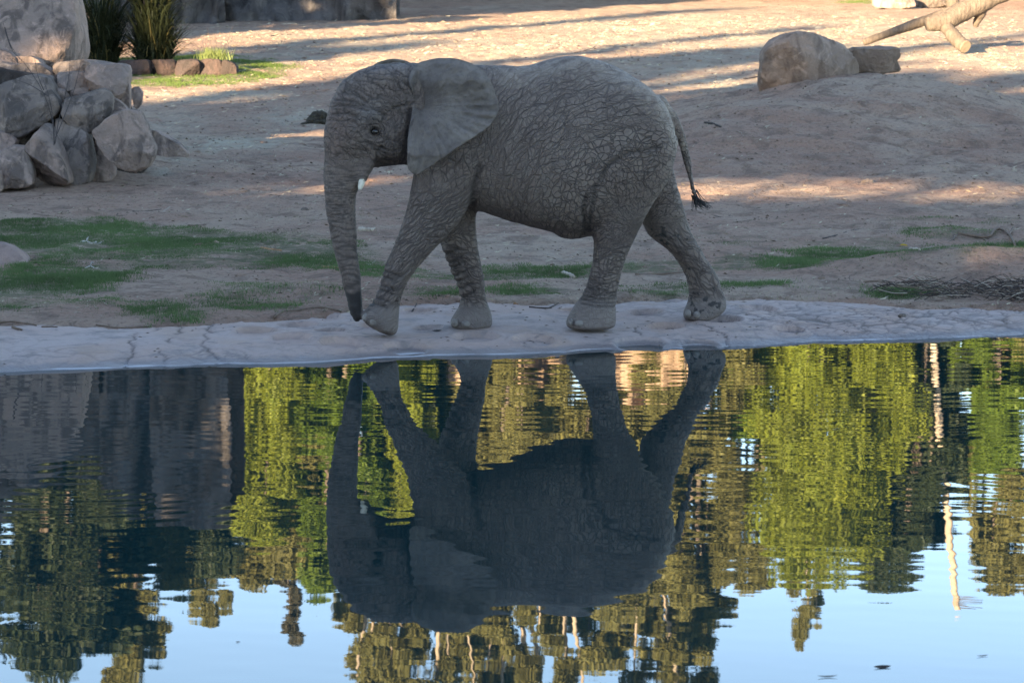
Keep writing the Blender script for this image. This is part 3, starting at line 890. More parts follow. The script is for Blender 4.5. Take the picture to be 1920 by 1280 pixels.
flank = MX(ML(net(ac, 21, 80, 60, .042), .75), ML(net(ac, 12, 25, 50, .065), t.math('ADD', .35, ML(vary, .4))), fine)
thigh = MX(ML(net(ac, 10, 14, 40, .085), .75), ML(net(ac, 24, 50, 60, .045), .7))
should = MX(ML(net(fc, 13, 52, 40, .065), .9), ML(net(lc, 11, 26, 40, .08), .6), fine)
limb = MX(ML(net(lc, 9, 24, 40, .09), .75), ML(net(lc, 26, 8.5, 14, .09), .6), ML(net(lc, 22, 60, 60, .06), .8))
head = MX(ML(net(fc, 9, 20, 30, .12), .4), ML(net(lc, 16, 40, 40, .09), .35))
lines = t.math('ADD', t.math('ADD', ML(flank, t.attr('w_flank')), ML(thigh, t.attr('w_thigh'))), t.math('ADD', ML(should, t.attr('w_shoulder')), t.math('ADD', ML(limb, t.attr('w_limb')), ML(head, t.attr('w_head')))), None, True)
cells = t.vor(t.oc, 75, 'DISTANCE_TO_EDGE')
c = t.mix(t.ramp(n1, .35, .65), (.142, .104, .089), (.182, .136, .115))
c = t.mix(t.math('MULTIPLY', t.ramp(n2, .45, .7), .45), c, (.205, .168, .145))
c = t.mix(t.math('MULTIPLY', t.attr('ruddy'), .45), c, (.20, .125, .10))
c = t.mix(t.math('MULTIPLY', t.attr('dust'), t.ramp(n2, .35, .6)), c, (.27, .215, .175))
c = t.mix(t.math('MULTIPLY', t.attr('smoothpatch'), .5), c, (.19, .18, .18))
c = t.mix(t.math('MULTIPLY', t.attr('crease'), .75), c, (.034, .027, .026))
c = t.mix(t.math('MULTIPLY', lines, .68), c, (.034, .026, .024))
c = t.mix(t.math('MULTIPLY', t.attr('wet'), .93), c, (.020, .018, .018))
rg = t.math('SUBTRACT', .78, t.math('MULTIPLY', t.attr('wet'), .15))
hb = t.bump(t.math('SUBTRACT', 1.0, lines), .014, 1.0)
h = t.math('ADD', t.math('MULTIPLY', t.ramp(cells, 0, .12), .5), t.math('MULTIPLY', n3, .7))
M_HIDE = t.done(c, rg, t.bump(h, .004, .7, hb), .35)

t = NT('elephant_ear_hide')
n1 = t.noise(t.oc, 5, 4, .6); n2 = t.noise(t.oc, 26, 4, .65)
c = t.mix(t.ramp(n1, .35, .65), (.128, .105, .095), (.178, .148, .130))
c = t.mix(t.math('MULTIPLY', t.ramp(n2, .46, .64), .5), c, (.092, .074, .067))
c = t.mix(t.math('MULTIPLY', t.ramp(t.math('MULTIPLY', t.attr('fan'), -1.0), .2, .8), .35), c, (.085, .072, .068))
fan = t.attr('fan')
M_EAR = t.done(c, .75, t.bump(t.math('ADD', t.math('MULTIPLY', n2, .8), t.math('MULTIPLY', t.ramp(t.vor(t.oc, 95, 'DISTANCE_TO_EDGE'), 0, .1), .25)), .006, .7), .35)

t = NT('eye'); M_EYE = t.done((.012, .008, .006), .12, None, .6)
t = NT('ivory'); M_IVORY = t.done(t.mix(t.ramp(t.noise(t.oc, 20, 3), .4, .7), (.66, .62, .52), (.50, .45, .36)), .35)
t = NT('toenail'); M_NAIL = t.done(t.mix(t.ramp(t.noise(t.oc, 30, 3), .4, .7), (.20, .175, .158), (.14, .118, .105)), .6)
t = NT('tail_hair'); M_HAIR = t.done((.02, .018, .018), .5)

EAR = [(771, 152), (778, 134), (800, 117), (833, 109), (866, 113), (895, 128), (914, 152), (926, 182), (926, 207), (912, 232), (886, 252), (852, 274), (820, 300), (795, 320), (778, 327), (765, 318), (761, 298), (763, 268), (770, 235), (778, 205), (783, 183), (776, 168)]

def build_ear(side=1, du=0, dv=0, sc_=1.0):
    loc = []
    for u, v in EAR:
        s, z = el(u + du, v + dv, .34)
        loc.append((s, z))
    B = spline(loc, 230, True)
    root = np.array(el(790 + du, 200 + dv, .30))
    B = root + (B - root) * (1 + .010 * fbm(np.stack([B[:, 0] * 12, B[:, 1] * 12, 0 * B[:, 0]], 1), 4, 211))[:, None]
    nr = 42
    th0 = .016
    L, att = [], []
    ang = np.unwrap(np.arctan2(B[:, 1] - root[1], B[:, 0] - root[0]))
    for face in (1, -1):
        for j in range(nr):
            r = (j + .0) / (nr - 1)
            p = root + (B - root) * r
            ds, dz = p[:, 0] - root[0], p[:, 1] - root[1]
            u, v = None, None
            lat = .275 + .42 * np.clip(ds, 0, .6) - .30 * np.clip(ds - .25, 0, 1) ** 1.3 + .30 * np.clip(-dz, 0, .35) - .22 * np.clip(-dz - .35, 0, 1)
            lat = lat - .03 * np.exp(-((r - 1) / .08) ** 2) * (dz > .05)         # rolled upper rim
            lat = lat + .035 * np.exp(-((dz - .19) / .07) ** 2) * np.clip(ds / .1, 0, 1)   # swelling along the top
            lat = lat - .03 * np.exp(-((ds - .02) / .05) ** 2 - (dz / .12) ** 2)
            fan = np.sin(ang * 26 + 2.5 * np.sin(ang * 5)) * .5 + np.sin(ang * 43 + 1) * .35
            low = sstep(.15, -.05, dz) * sstep(.35, .8, r) * (1 - sstep(.97, 1, r))
            lat = lat - .075 * np.exp(-(ds / .06) ** 2) * sstep(-.12, .06, dz)
            lat = lat + .0085 * fan * low
            lat = lat + .012 * np.sin(ds * 14 + dz * 9) * sstep(.2, .7, r)
            kk = np.stack([p[:, 0] * 9, p[:, 1] * 9, 0 * ds], 1)
            bm = fbm(kk * 1.2, 3, 201)
            ev = vor(np.stack([ang * 16, np.full_like(ang, r * 9), 0 * ang], 1) + .25 * fbm(kk * 2, 2, 209)[:, None], 207)
            lat = lat + .009 * bm + .004 * fbm(kk * 4, 3, 213) * sstep(.1, .4, r) * (r < .97) - .004 * np.exp(-(ev / .14) ** 2)
            spots = np.maximum(0, fbm(kk * 3.6 + 7, 2, 205) - .62) * .02
            lat = lat + spots
            thick = th0 * (1 - .75 * sstep(.86, 1, r)) + .012 * sstep(.3, 0, r)
            if j == nr - 1: thick = thick * 0 + .002
            L.append(np.stack([p[:, 0], side * (lat + face * thick / 2), p[:, 1]], 1))
            att.append(fan * low)
    V = np.concatenate(L); n = len(B)
    F = []
    for fc in range(2):
        o = fc * nr * n
        for j in range(nr - 1):
            for i in range(n):
                a, b = o + j * n + i, o + j * n + (i + 1) % n
                c_, d_ = b + n, a + n
                F.append((a, d_, c_, b) if (fc == 0) == (side > 0) else (a, b, c_, d_))
    o1, o2 = (nr - 1) * n, nr * n + (nr - 1) * n
    for i in range(n):
        F.append((o1 + i, o2 + i, o2 + (i + 1) % n, o1 + (i + 1) % n) if side > 0 else (o1 + i, o1 + (i + 1) % n, o2 + (i + 1) % n, o2 + i))
    me = np_mesh('ear', V, np.array(F))
    attr(me, 'fan', np.concatenate(att))
    return me

def lp(u, v, t): s, z = el(u, v, t); return np.array([s, t, z])

def ellipsoid(mb, c, r, rot=None, nu=14, nv=9):
    V = []
    for j in range(nv + 1):
        a = math.pi * j / nv
        for i in range(nu):
            b = 2 * math.pi * i / nu
            p = np.array([r[0] * math.sin(a) * math.cos(b), r[1] * math.sin(a) * math.sin(b), r[2] * math.cos(a)])
            V.append(c + (rot @ p if rot is not None else p))
    F = [(j * nu + i, j * nu + (i + 1) % nu, (j + 1) * nu + (i + 1) % nu, (j + 1) * nu + i) for j in range(nv) for i in range(nu)]
    mb.add(V, F)

def elephant():
    root = empty('elephant', EO.tolist(), 0)
    # local axes: s along +x', t toward the viewer = -y'
    root.rotation_euler = (0, 0, YAW)
    tag(root, 'young grey elephant walking along the pond bank with its trunk hanging straight down', 'elephant')
    def flip(me):                                  # (s,t,z) -> object axes (s,-t,z)
        n = len(me.vertices); a = np.empty(n * 3, np.float32); me.vertices.foreach_get('co', a); a = a.reshape(-1, 3); a[:, 1] *= -1
        me.vertices.foreach_set('co', a.ravel()); me.flip_normals(); me.update(); return me
    link_mesh('body', flip(build_elephant()), M_HIDE, root)
    tag(link_mesh('ear', flip(build_ear(1)), M_EAR, root), 'large ear lying back over the shoulder')
    tag(link_mesh('ear', flip(build_ear(-1, -66, 6)), M_EAR, root), 'top of the far ear showing above the head')
    mb = MB(); ellipsoid(mb, lp(703, 247, .215), (.030, .028, .023)); flip(mb.build('eye', M_EYE, root).data)
    mb = MB()
    pts = spline([lp(681, 333, .13), lp(677, 346, .14), lp(674, 357, .145)], 8)
    mb.tube(pts, np.array([.026, .026, .025, .024, .022, .019, .014, .005]), 12); flip(mb.build('tusk', M_IVORY, root).data)
    def nail(u, v, t, r, ang=0., sl=0.):
        mb = MB()
        ca, sa = math.cos(ang), math.sin(ang)
        rz = np.array([[ca, -sa, 0], [sa, ca, 0], [0, 0, 1]])
        cb, sb = math.cos(sl), math.sin(sl)
        ry = np.array([[cb, 0, sb], [0, 1, 0], [-sb, 0, cb]])
        ellipsoid(mb, lp(u, v, t), r, ry @ rz, 12, 8); flip(mb.build('toenail', M_NAIL, root).data)
    nail(687, 595, .165, (.030, .03, .036), .6, .5); nail(703, 603, .225, (.040, .030, .036), .1, .4); nail(723, 615, .232, (.040, .025, .026), 0, .3)
    nail(853, 605, -.045, (.028, .03, .030), .7); nail(874, 607, -.022, (.040, .030, .028), .1)
    nail(1070, 604, .232, (.020, .03, .028), .7); nail(1086, 606, .268, (.035, .014, .024), .2)
    nail(1290, 588, -.045, (.026, .025, .032), .6)
    nail(1306, 590, -.028, (.030, .02, .028), .1)
    mb = MB()
    base = lp(1302, 360, 0)
    for i in range(44):
        e = random.random()
        tip = lp(1302 + 38 * e ** 1.2 + random.uniform(-4, 3), 392 + random.uniform(-10, 5) - 4 * e, random.uniform(-.06, .06))
        b = base + np.array([random.uniform(-.02, .02), random.uniform(-.02, .02), random.uniform(-.05, .02)])
        mid = (b + tip) / 2 + np.array([random.uniform(-.01, .02), 0, -.012])
        mb.tube(spline([b, mid, tip], 6), np.linspace(.0042, .0012, 6), 4, False)
    o = mb.build('tail_hair', M_HAIR, root); flip(o.data); o['kind'] = 'stuff'
elephant()

# ------------------------------------------------------------------ boulders
_ico = {}
def ico(n):
    if n not in _ico:
        import bmesh
        bm = bmesh.new(); bmesh.ops.create_icosphere(bm, subdivisions=n, radius=1)
        _ico[n] = (np.array([v.co[:] for v in bm.verts]), np.array([[v.index for v in f.verts] for f in bm.faces])); bm.free()
    return _ico[n]

def rock_mesh(poly, depth, dhalf, seed, p=.62, rough=.05, tilt=0.0, sub=5, planes=5, grow=1.0):
    """a boulder whose outline seen from the front is poly (photo pixels) at the given distance, with real thickness"""
    D, F = ico(sub)
    P = np.array([at(u, v, depth)[[0, 2]] for u, v in poly])
    P = spline(P, 90, True) * .55 + .45 * np.array([np.interp(np.linspace(0, len(P), 91)[:-1], np.arange(len(P) + 1), np.append(P[:, k], P[0, k])) for k in (0, 1)]).T
    P = P.mean(0) + (P - P.mean(0)) * grow
    c = np.array([(P[:, 0].max() + P[:, 0].min()) / 2, (P[:, 1].max() + P[:, 1].min()) / 2]) * .4 + P.mean(0) * .6
    ang = np.arctan2(P[:, 1] - c[1], P[:, 0] - c[0]); rad = np.hypot(*(P - c).T)
    o = np.argsort(ang); ang, rad = ang[o], rad[o]
    ph = np.arctan2(D[:, 2], D[:, 0])
    R = np.interp(ph, np.r_[ang - 2 * math.pi, ang, ang + 2 * math.pi], np.r_[rad, rad, rad])
    pl = np.hypot(D[:, 0], D[:, 2]); dy = D[:, 1]
    x = R * np.sign(pl) * pl ** p * np.cos(ph); z = R * pl ** p * np.sin(ph)
    y = dhalf * np.sign(dy) * np.abs(dy) ** p
    V = np.stack([x, y, z], 1)
    r = np.random.default_rng(seed)
    sz = rad.mean()
    for i in range(planes):                        # broken faces on the front
        n = np.array([r.normal(0, .55), -1, r.normal(.1, .55)]); n /= np.linalg.norm(n)
        off = dhalf * r.uniform(.5, .92)
        dd = V @ n - off
        V = V - n * (np.maximum(dd, 0) * .97)[:, None]
    V[:, 1] += tilt * V[:, 2]
    q = V / sz
    N = V / (np.linalg.norm(V, axis=1, keepdims=True) + 1e-9)
    V = V + N * (fbm(q * 1.6 + seed, 4, seed) * rough * sz * .8 + fbm(q * 6 + seed, 3, seed + 3) * rough * sz * .3 - np.exp(-(vor(q * 1.1 + seed + .3 * fbm(q * 3, 2, seed)[:, None], seed) / .05) ** 2) * rough * sz * .6)[:, None]
    ctr = np.array([c[0], depth, c[1]])
    return V, F, ctr

M_ROCK = m_rock('granite', (.33, .23, .188), (.21, .16, .138), (.075, .058, .052), 1.6)
M_ROCK2 = m_rock('dark_granite', (.235, .18, .15), (.14, .112, .10), (.055, .046, .043), 1.9)
M_ROCK3 = m_rock('sandy_boulder', (.28, .205, .165), (.22, .16, .13), (.12, .085, .068), 1.3)

def boulder(name, label, poly, depth, dhalf, seed, mat, cat='boulder', group=None, **k):
    V, F, c = rock_mesh(poly, depth, dhalf, seed, **k)
    me = np_mesh(name, V, F)
    o = link_mesh(name, me, mat); o.location = c
    return tag(o, label, cat, group)

M_EDGE0 = m_rock('gap_shade_core', (.06, .048, .042), (.045, .036, .032), (.025, .02, .018), 1.4)  # backing colour darkened to stand for shade in the gaps between boulders
PILE = 'boulders heaped in the rock pile'
boulder('boulder', 'tall smooth pinkish boulder standing behind the rock pile, cut by the top of the photo', [(-150, 150), (-160, 20), (-120, -90), (-40, -150), (70, -150), (128, -80), (147, 0), (157, 55), (156, 110), (120, 150), (0, 160)], 36.0, .9, 1, M_ROCK, p=.5, rough=.04, planes=3)
ROCKS = [
    ('long dark grey rock under the tall boulder at the left edge', [(-25, 118), (30, 120), (70, 120), (95, 133), (109, 150), (110, 168), (60, 185), (0, 175), (-30, 160)], 34.5, .5, M_ROCK2, .55),
    ('pinkish rounded rock at the far left edge against the tall boulder', [(-25, 92), (15, 96), (32, 108), (36, 126), (-10, 132), (-25, 125)], 34.9, .3, M_ROCK, .6),
    ('low pale block at the foot of the tall boulder', [(30, 107), (60, 106), (78, 114), (84, 130), (34, 132)], 34.9, .25, M_ROCK, .5),
    ('biggest slanting grey slab on the left of the rock pile', [(-30, 168), (0, 160), (28, 150), (65, 141), (90, 146), (105, 170), (115, 190), (117, 206), (93, 227), (37, 258), (10, 252), (-25, 242)], 33.6, .48, M_ROCK2, .5),
    ('small square block wedged left of the big top block', [(110, 139), (118, 136), (165, 137), (169, 163), (140, 169), (122, 173), (111, 166)], 33.9, .25, M_ROCK, .45),
    ('thin dark flat rock lying behind the square blocks', [(103, 119), (150, 113), (175, 113), (206, 118), (210, 127), (165, 138), (105, 138)], 34.5, .35, M_ROCK2, .5),
    ('big rounded cream block on top of the rock pile', [(164, 129), (178, 121), (225, 120), (238, 124), (243, 135), (241, 160), (233, 181), (220, 186), (195, 177), (170, 168), (164, 150)], 33.8, .34, M_ROCK, .45),
    ('narrow upright sliver of rock under the right side of the top block', [(235, 138), (244, 165), (244, 206), (232, 198), (228, 175)], 33.75, .2, M_ROCK, .6),
    ('small upright knob at the right end of the rock pile', [(247, 166), (259, 163), (267, 175), (265, 196), (256, 204), (249, 185)], 34.0, .12, M_ROCK, .6),
    ('round brown boulder in the middle of the rock pile', [(117, 196), (127, 184), (150, 177), (185, 167), (206, 175), (213, 190), (211, 213), (195, 231), (175, 248), (160, 252), (140, 246), (122, 225)], 33.35, .36, M_ROCK2, .6),
    ('little rounded rock under the small square block', [(100, 166), (118, 167), (132, 180), (126, 188), (108, 188)], 33.7, .15, M_ROCK, .65),
    ('flat pale rock on top of the round brown boulder', [(130, 174), (150, 165), (176, 166), (172, 178), (135, 184)], 33.75, .2, M_ROCK, .6),
    ('wedge of pale rock between the round boulder and the front slab', [(208, 182), (225, 190), (243, 208), (230, 216), (209, 214)], 33.5, .2, M_ROCK, .55),
    ('large flat pink slab leaning at the front of the rock pile', [(175, 247), (190, 234), (215, 214), (238, 207), (260, 211), (275, 235), (285, 262), (292, 281), (278, 311), (253, 322), (230, 316), (215, 301), (190, 276)], 32.9, .30, M_ROCK, .42),
    ('low pink rock sloping into the ground right of the front slab', [(275, 245), (310, 254), (335, 269), (353, 288), (345, 303), (310, 306), (284, 290)], 33.0, .32, M_ROCK, .6),
    ('brown pointed boulder low in the rock pile under the biggest slab', [(52, 272), (80, 236), (93, 238), (106, 260), (121, 295), (134, 340), (95, 348), (60, 340), (52, 305)], 32.7, .32, M_ROCK, .55),
    ('lumpy rose boulder at the lower left corner of the rock pile', [(0, 286), (25, 275), (50, 279), (61, 309), (64, 342), (45, 350), (3, 352), (-20, 335), (-15, 300)], 32.5, .34, M_ROCK, .6),
    ('small rock cut by the left edge of the photo at the foot of the pile', [(-32, 308), (3, 320), (9, 348), (-2, 362), (-34, 362)], 32.3, .2, M_ROCK, .6),
    ('dull rock squeezed under the biggest slab at the left edge', [(-25, 244), (15, 250), (32, 264), (22, 280), (-22, 285)], 33.2, .3, M_ROCK, .6),
    ('rough pink rock left of the front slab, half sunk in the ground', [(160, 270), (180, 260), (202, 290), (218, 318), (208, 340), (165, 342), (158, 305)], 32.75, .24, M_ROCK, .6),
    ('shaded grey rock deep between the round boulder and the brown pointed one', [(98, 225), (128, 235), (165, 252), (178, 300), (172, 340), (135, 346), (112, 300)], 33.15, .3, M_ROCK2, .6),
]
for i, (lb, poly, d, hw, m, p) in enumerate(ROCKS):
    gb = [q for q in (('front slab', (250, 318)), ('sloping into', (320, 297)), ('half sunk', (190, 337))) if q[0] in lb and ('leaning' in lb or 'sloping' in lb or 'half sunk' in lb)]
    if gb:
        kk = 'sloping into' if 'sloping into' in lb else ('half sunk' if 'half sunk' in lb else 'front slab')
        d = ground_at(*dict((('front slab', (250, 318)), ('sloping into', (320, 297)), ('half sunk', (190, 337))))[kk])[1] + hw * .6
    boulder('boulder', lb, poly, d, hw, 11 + i, m, group=PILE, p=p * .82, rough=.06, sub=5, tilt=.25, planes=3 if 'slab' in lb else 8, grow=1.03)
boulder('rock_pile_core', 'earth and rock core of the rock pile, coloured dark for the shade in its gaps', [(-60, 130), (60, 140), (200, 140), (232, 190), (255, 240), (285, 300), (220, 350), (60, 360), (-60, 360)], 34.0, .42, 45, M_EDGE0, cat='rock', p=.6, sub=4, tilt=.25)
boulder('boulder', 'big tan boulder with a rounded top on the dirt mound at the upper right', [(1427, 175), (1426, 130), (1430, 95), (1445, 74), (1470, 62), (1497, 58), (1530, 64), (1565, 76), (1592, 92), (1612, 115), (1630, 150), (1640, 185), (1560, 205), (1460, 205)], 42.2, .55, 61, M_ROCK3, p=.5, rough=.06, planes=6)
boulder('boulder', 'low angular brown block right beside the big tan boulder', [(1590, 92), (1612, 88), (1660, 87), (1684, 89), (1688, 103), (1684, 118), (1690, 135), (1600, 140)], 43.2, .3, 62, M_ROCK3, p=.45, rough=.05, sub=4)
boulder('boulder', 'smooth pink boulder cut by the left edge beside the lawn', [(-75, 535), (-80, 480), (-40, 452), (5, 455), (30, 465), (48, 480), (60, 498), (64, 520), (40, 540), (-20, 550)], 25.6, .35, 63, m_rock('pink_boulder', (.36, .245, .205), (.31, .215, .185), (.22, .15, .13), 1.2), p=.62, rough=.035, planes=2)
boulder('boulder', 'pale grey boulder at the top edge of the photo left of the fallen log', [(1640, 14), (1636, 0), (1650, -14), (1690, -18), (1712, -6), (1716, 12), (1690, 18)], 76.0, .4, 64, M_ROCK, p=.55, rough=.04, sub=4)
boulder('boulder', 'dark grey boulder at the top edge of the photo behind the fallen log', [(1705, 14), (1710, -8), (1740, -18), (1780, -12), (1790, 8), (1750, 16)], 77.0, .4, 65, M_ROCK2, p=.55, rough=.04, sub=4)
boulder('stone', 'small brown stone lying alone on bare soil right of the elephant tail', [(1612, 345), (1618, 337), (1627, 333), (1637, 338), (1640, 346), (1625, 349)], ground_at(1626, 345)[1], .05, 66, M_ROCK3, cat='stone', sub=3, rough=.12)
boulder('stone', 'small dark stone on bare soil just left of the trunk', [(563, 396), (566, 390), (573, 389), (579, 393), (577, 398)], ground_at(571, 396)[1], .04, 67, M_ROCK2, cat='stone', sub=3, rough=.1)
boulder('stone', 'dark pebble on the pale cracked bank at the right', [(1683, 593), (1688, 588), (1697, 588), (1701, 592), (1693, 595)], ground_at(1692, 593)[1], .02, 68, M_ROCK2, cat='stone', sub=3, rough=.1)
# low kerb of dark stones round the planter
ED = ground_at(335, 143)[1] + .2
M_EDGE = m_rock('dark_red_stone', (.075, .048, .042), (.055, .042, .04), (.03, .024, .022), 1.4)
for i, (lb, x0, x1, y0) in enumerate([('leftmost dark red stone of the planter edge, touching the rock pile', 222, 283, 113), ('long dark red stone of the planter edge below the cane clump', 281, 331, 112), ('middle dark red stone of the planter edge with a flat top', 329, 377, 112), ('dark red stone of the planter edge below the small green tuft', 375, 418, 111), ('rightmost dark red stone of the planter edge, sloping down to the grass', 416, 447, 112)]):
    boulder('edging_stone', lb, [(x0, 142), (x0 + 1, y0 + 4), (x0 + 8, y0), (x1 - 8, y0 + (6 if i == 4 else 0)), (x1 - 1, y0 + (14 if i == 4 else 5)), (x1, 141), ((x0 + x1) / 2, 146)], ED + .1 * (i % 2), .25, 71 + i, M_EDGE, cat='stone', group='stones edging the planter', p=.45, rough=.07, sub=4)
# dung
t = NT('dung'); M_DUNG = t.done(t.mix(t.ramp(t.noise(t.oc, 30, 4), .4, .7), (.028, .022, .016), (.06, .05, .032)), .9, t.bump(t.noise(t.oc, 60, 4), .02, 1.))
def dung():
    d = ground_at(592, 235)[1]
    root = empty('dung_heap', ground_at(592, 235).tolist())
    tag(root, 'dark heap of dung on the bare soil in front of the elephant forehead', 'dung')
    for i, poly in enumerate([[(574, 241), (580, 222), (592, 212), (606, 209), (620, 214), (632, 230), (626, 241)], [(560, 240), (566, 231), (576, 226), (590, 230), (594, 242)], [(585, 238), (590, 226), (606, 224), (616, 232), (612, 240)]]):
        V, F, c = rock_mesh(poly, d - .05 * i, .12, 91 + i, p=.75, rough=.3, sub=4, planes=0)
        o = link_mesh('dung_ball', np_mesh('dung_ball', V + c - np.array(root.location), F), M_DUNG, root)
dung()

# ------------------------------------------------------------------ fallen log
M_LOG = m_wood('bleached_log', (.16, .122, .095), (.085, .064, .05), 5, .06)
M_CUT = m_wood('cut_log_end', (.30, .22, .15), (.20, .14, .10), 9, .01)
def log():
    D = 56.5
    root = empty('fallen_log', ground_at(1740, 85).tolist())
    tag(root, 'bleached fallen tree trunk with lopped branches lying in the sunlight at the upper right', 'log')
    loc = np.array(root.location)
    def limb(name, pts, rad, n=12, cutend=True, lab=None):
        mb = MB()
        P = spline([at(u, v, D + dy) - loc for u, v, dy in pts], 22)
        R = np.interp(np.linspace(0, 1, 22), np.linspace(0, 1, len(rad)), rad) / (FPX / D)
        nn = fbm(P * 5, 3, 301)
        mb.tube(P, R * (1 + .07 * nn), n, True, .05)
        o = mb.build(name, M_LOG, root)
        if lab: o['label'] = lab
        return o, P, R
    limb('trunk', [(1738, 46, -.35), (1772, 40, -.25), (1800, 24, -.1), (1830, 10, 0), (1862, -4, .1), (1920, -28, .2)], [13, 17, 19, 19, 17, 15], 16)
    limb('branch', [(1619, 80, .35), (1680, 58, .35), (1740, 37, .35), (1792, 18, .3)], [6.5, 8, 9.5, 10], lab='long straight branch lying on the ground to the left')
    o, P, R = limb('branch', [(1768, 44, -.2), (1783, 62, -.5), (1799, 80, -.8), (1810, 88, -.95)], [12, 13, 13, 12.5], lab='short sawn branch pointing at the viewer')
    mb = MB()
    d = (P[-1] - P[-2]); d /= np.linalg.norm(d)
    mb.tube([P[-1] + d * .002, P[-1] + d * .014], [R[-1] * .97, R[-1] * .93], 16); mb.build('cut_end', M_CUT, root, False)
    limb('branch', [(1840, 8, 0), (1838, 26, .1), (1832, 40, .15), (1829, 50, .2)], [14, 11, 7, 5], lab='dark prop branch under the raised end')
    limb('branch', [(1790, 20, .4), (1786, 6, .45), (1782, -8, .5)], [12, 13, 13], lab='orange broken stub at the top edge')
log()

# ------------------------------------------------------------------ planter plants
M_REED = m_leaf('dark_reed_leaf', (.014, .020, .009), (.035, .042, .016), .2)
M_REEDY = m_leaf('yellowing_reed_leaf', (.22, .17, .07), (.14, .13, .05), .3)
M_CANE = m_wood('dark_cane', (.06, .05, .05), (.035, .03, .032), 8, .004)
def reed_clump(u0, v0, D, wid, hgt, nb, label, seed, ncane):
    b0 = at(u0, v0, D)
    z0 = b0[2] - .12
    root = empty('reed_clump', (b0[0], D, z0)); tag(root, label, 'plant')
    r = random.Random(seed)
    def blades(n, mat, name, lo=.0):
        mb = MB()
        for i in range(n):
            a = r.uniform(0, 6.283); rr = wid * .42 * math.sqrt(r.random())
            base = np.array([rr * math.cos(a), rr * math.sin(a) * .8, r.uniform(lo, hgt * .6) if r.random() < .6 else 0])
            L = r.uniform(.5, 1.3); out = r.uniform(.15, 1.25) * wid
            a2 = a + r.uniform(-.9, .9)
            d = np.array([math.cos(a2), math.sin(a2), 0])
            drop = r.uniform(.0, .85) * L
            pts = [base + d * out * (k / 5) ** 1.5 + np.array([0, 0, L * k / 5 - drop * (k / 5) ** 3]) for k in range(6)]
            side = np.array([-d[1] + r.uniform(-.6, .6), d[0] + r.uniform(-.6, .6), r.uniform(-.2, .2)]); side /= np.linalg.norm(side)
            w = r.uniform(.018, .034)
            mb.blade(pts, [w * .7, w, w, w * .8, w * .5, w * .06], side)
        o = mb.build(name, mat, root, False); o['kind'] = 'stuff'
    blades(nb, M_REED, 'leaves'); blades(nb // 14, M_REEDY, 'dry_leaves', hgt * .4)
    for i in range(ncane):
        mb = MB(); a = r.uniform(0, 6.283); rr = wid * .25 * math.sqrt(r.random())
        b = np.array([rr * math.cos(a), rr * math.sin(a), -.05]); tip = b * 1.7 + np.array([r.uniform(-.05, .05), 0, hgt])
        mb.tube(spline([b, (b + tip) / 2 + np.array([.02, 0, 0]), tip], 8), np.linspace(.022, .012, 8), 6)
        mb.build('cane', M_CANE, root)
reed_clump(193, 114, ED + 1.2, .62, 1.15, 900, 'lower dark reed clump between the tall boulder and the cane clump', 3, 6)
reed_clump(288, 116, ED + .8, .62, 2.1, 1400, 'taller dark reed clump with bare canes standing above the planter edge', 4, 12)
M_TUFT = m_leaf('green_tuft_leaf', (.10, .15, .04), (.18, .20, .07), .35)
def tuft():
    b = at(402, 113, ED + .7); mb = MB(); r = random.Random(8)
    root = empty('grass_tuft', b.tolist()); tag(root, 'small bright green tuft with tall thin bare stalks on the planter', 'plant')
    for i in range(320):
        p = np.array([r.gauss(0, .13), r.gauss(0, .08), 0]); a = r.uniform(0, 6.28); L = r.uniform(.1, .24); d = np.array([math.cos(a), math.sin(a), 0]) * L * r.uniform(.1, .7)
        mb.blade([p + d * (k / 3) ** 1.5 + np.array([0, 0, L * k / 3]) for k in range(4)], [.009, .009, .006, .001], np.array([1., 0, 0]))
    o = mb.build('leaves', M_TUFT, root, False); o['kind'] = 'stuff'
    for i in range(9):
        x = r.uniform(-.32, .3); L = r.uniform(.35, .62)
        mb = MB(); mb.tube(spline([(x * .6, 0, 0), (x, 0, L * .6), (x * 1.25 + r.uniform(-.05, .05), 0, L)], 6), np.linspace(.005, .002, 6), 4); mb.build('stalk', M_CANE, root)
tuft()
def bare_shrub():
    b = at(103, 272, 32.3)
    root = empty('bare_shrub', b.tolist()); tag(root, 'thin leafless twigs growing up in front of the rock pile at the left', 'shrub')
    for pts in ([(103, 272), (96, 225), (80, 170), (45, 120), (25, 95), (8, 60)], [(103, 270), (108, 230), (118, 190), (128, 140), (133, 95)], [(103, 270), (100, 225), (92, 180), (80, 150)], [(106, 258), (118, 225), (138, 170), (150, 120), (154, 108)], [(25, 95), (14, 70), (5, 40)], [(92, 180), (60, 160), (30, 150)], [(80, 170), (70, 140), (66, 110)], [(9, 52), (18, 80), (30, 100)]):
        mb = MB(); P = spline([at(u, v, 32.3) - b + np.array([0, random.uniform(-.08, .08), 0]) for u, v in pts], 14)
        mb.tube(P, np.linspace(.0055, .0022, 14), 5); mb.build('twig', M_CANE, root)
bare_shrub()

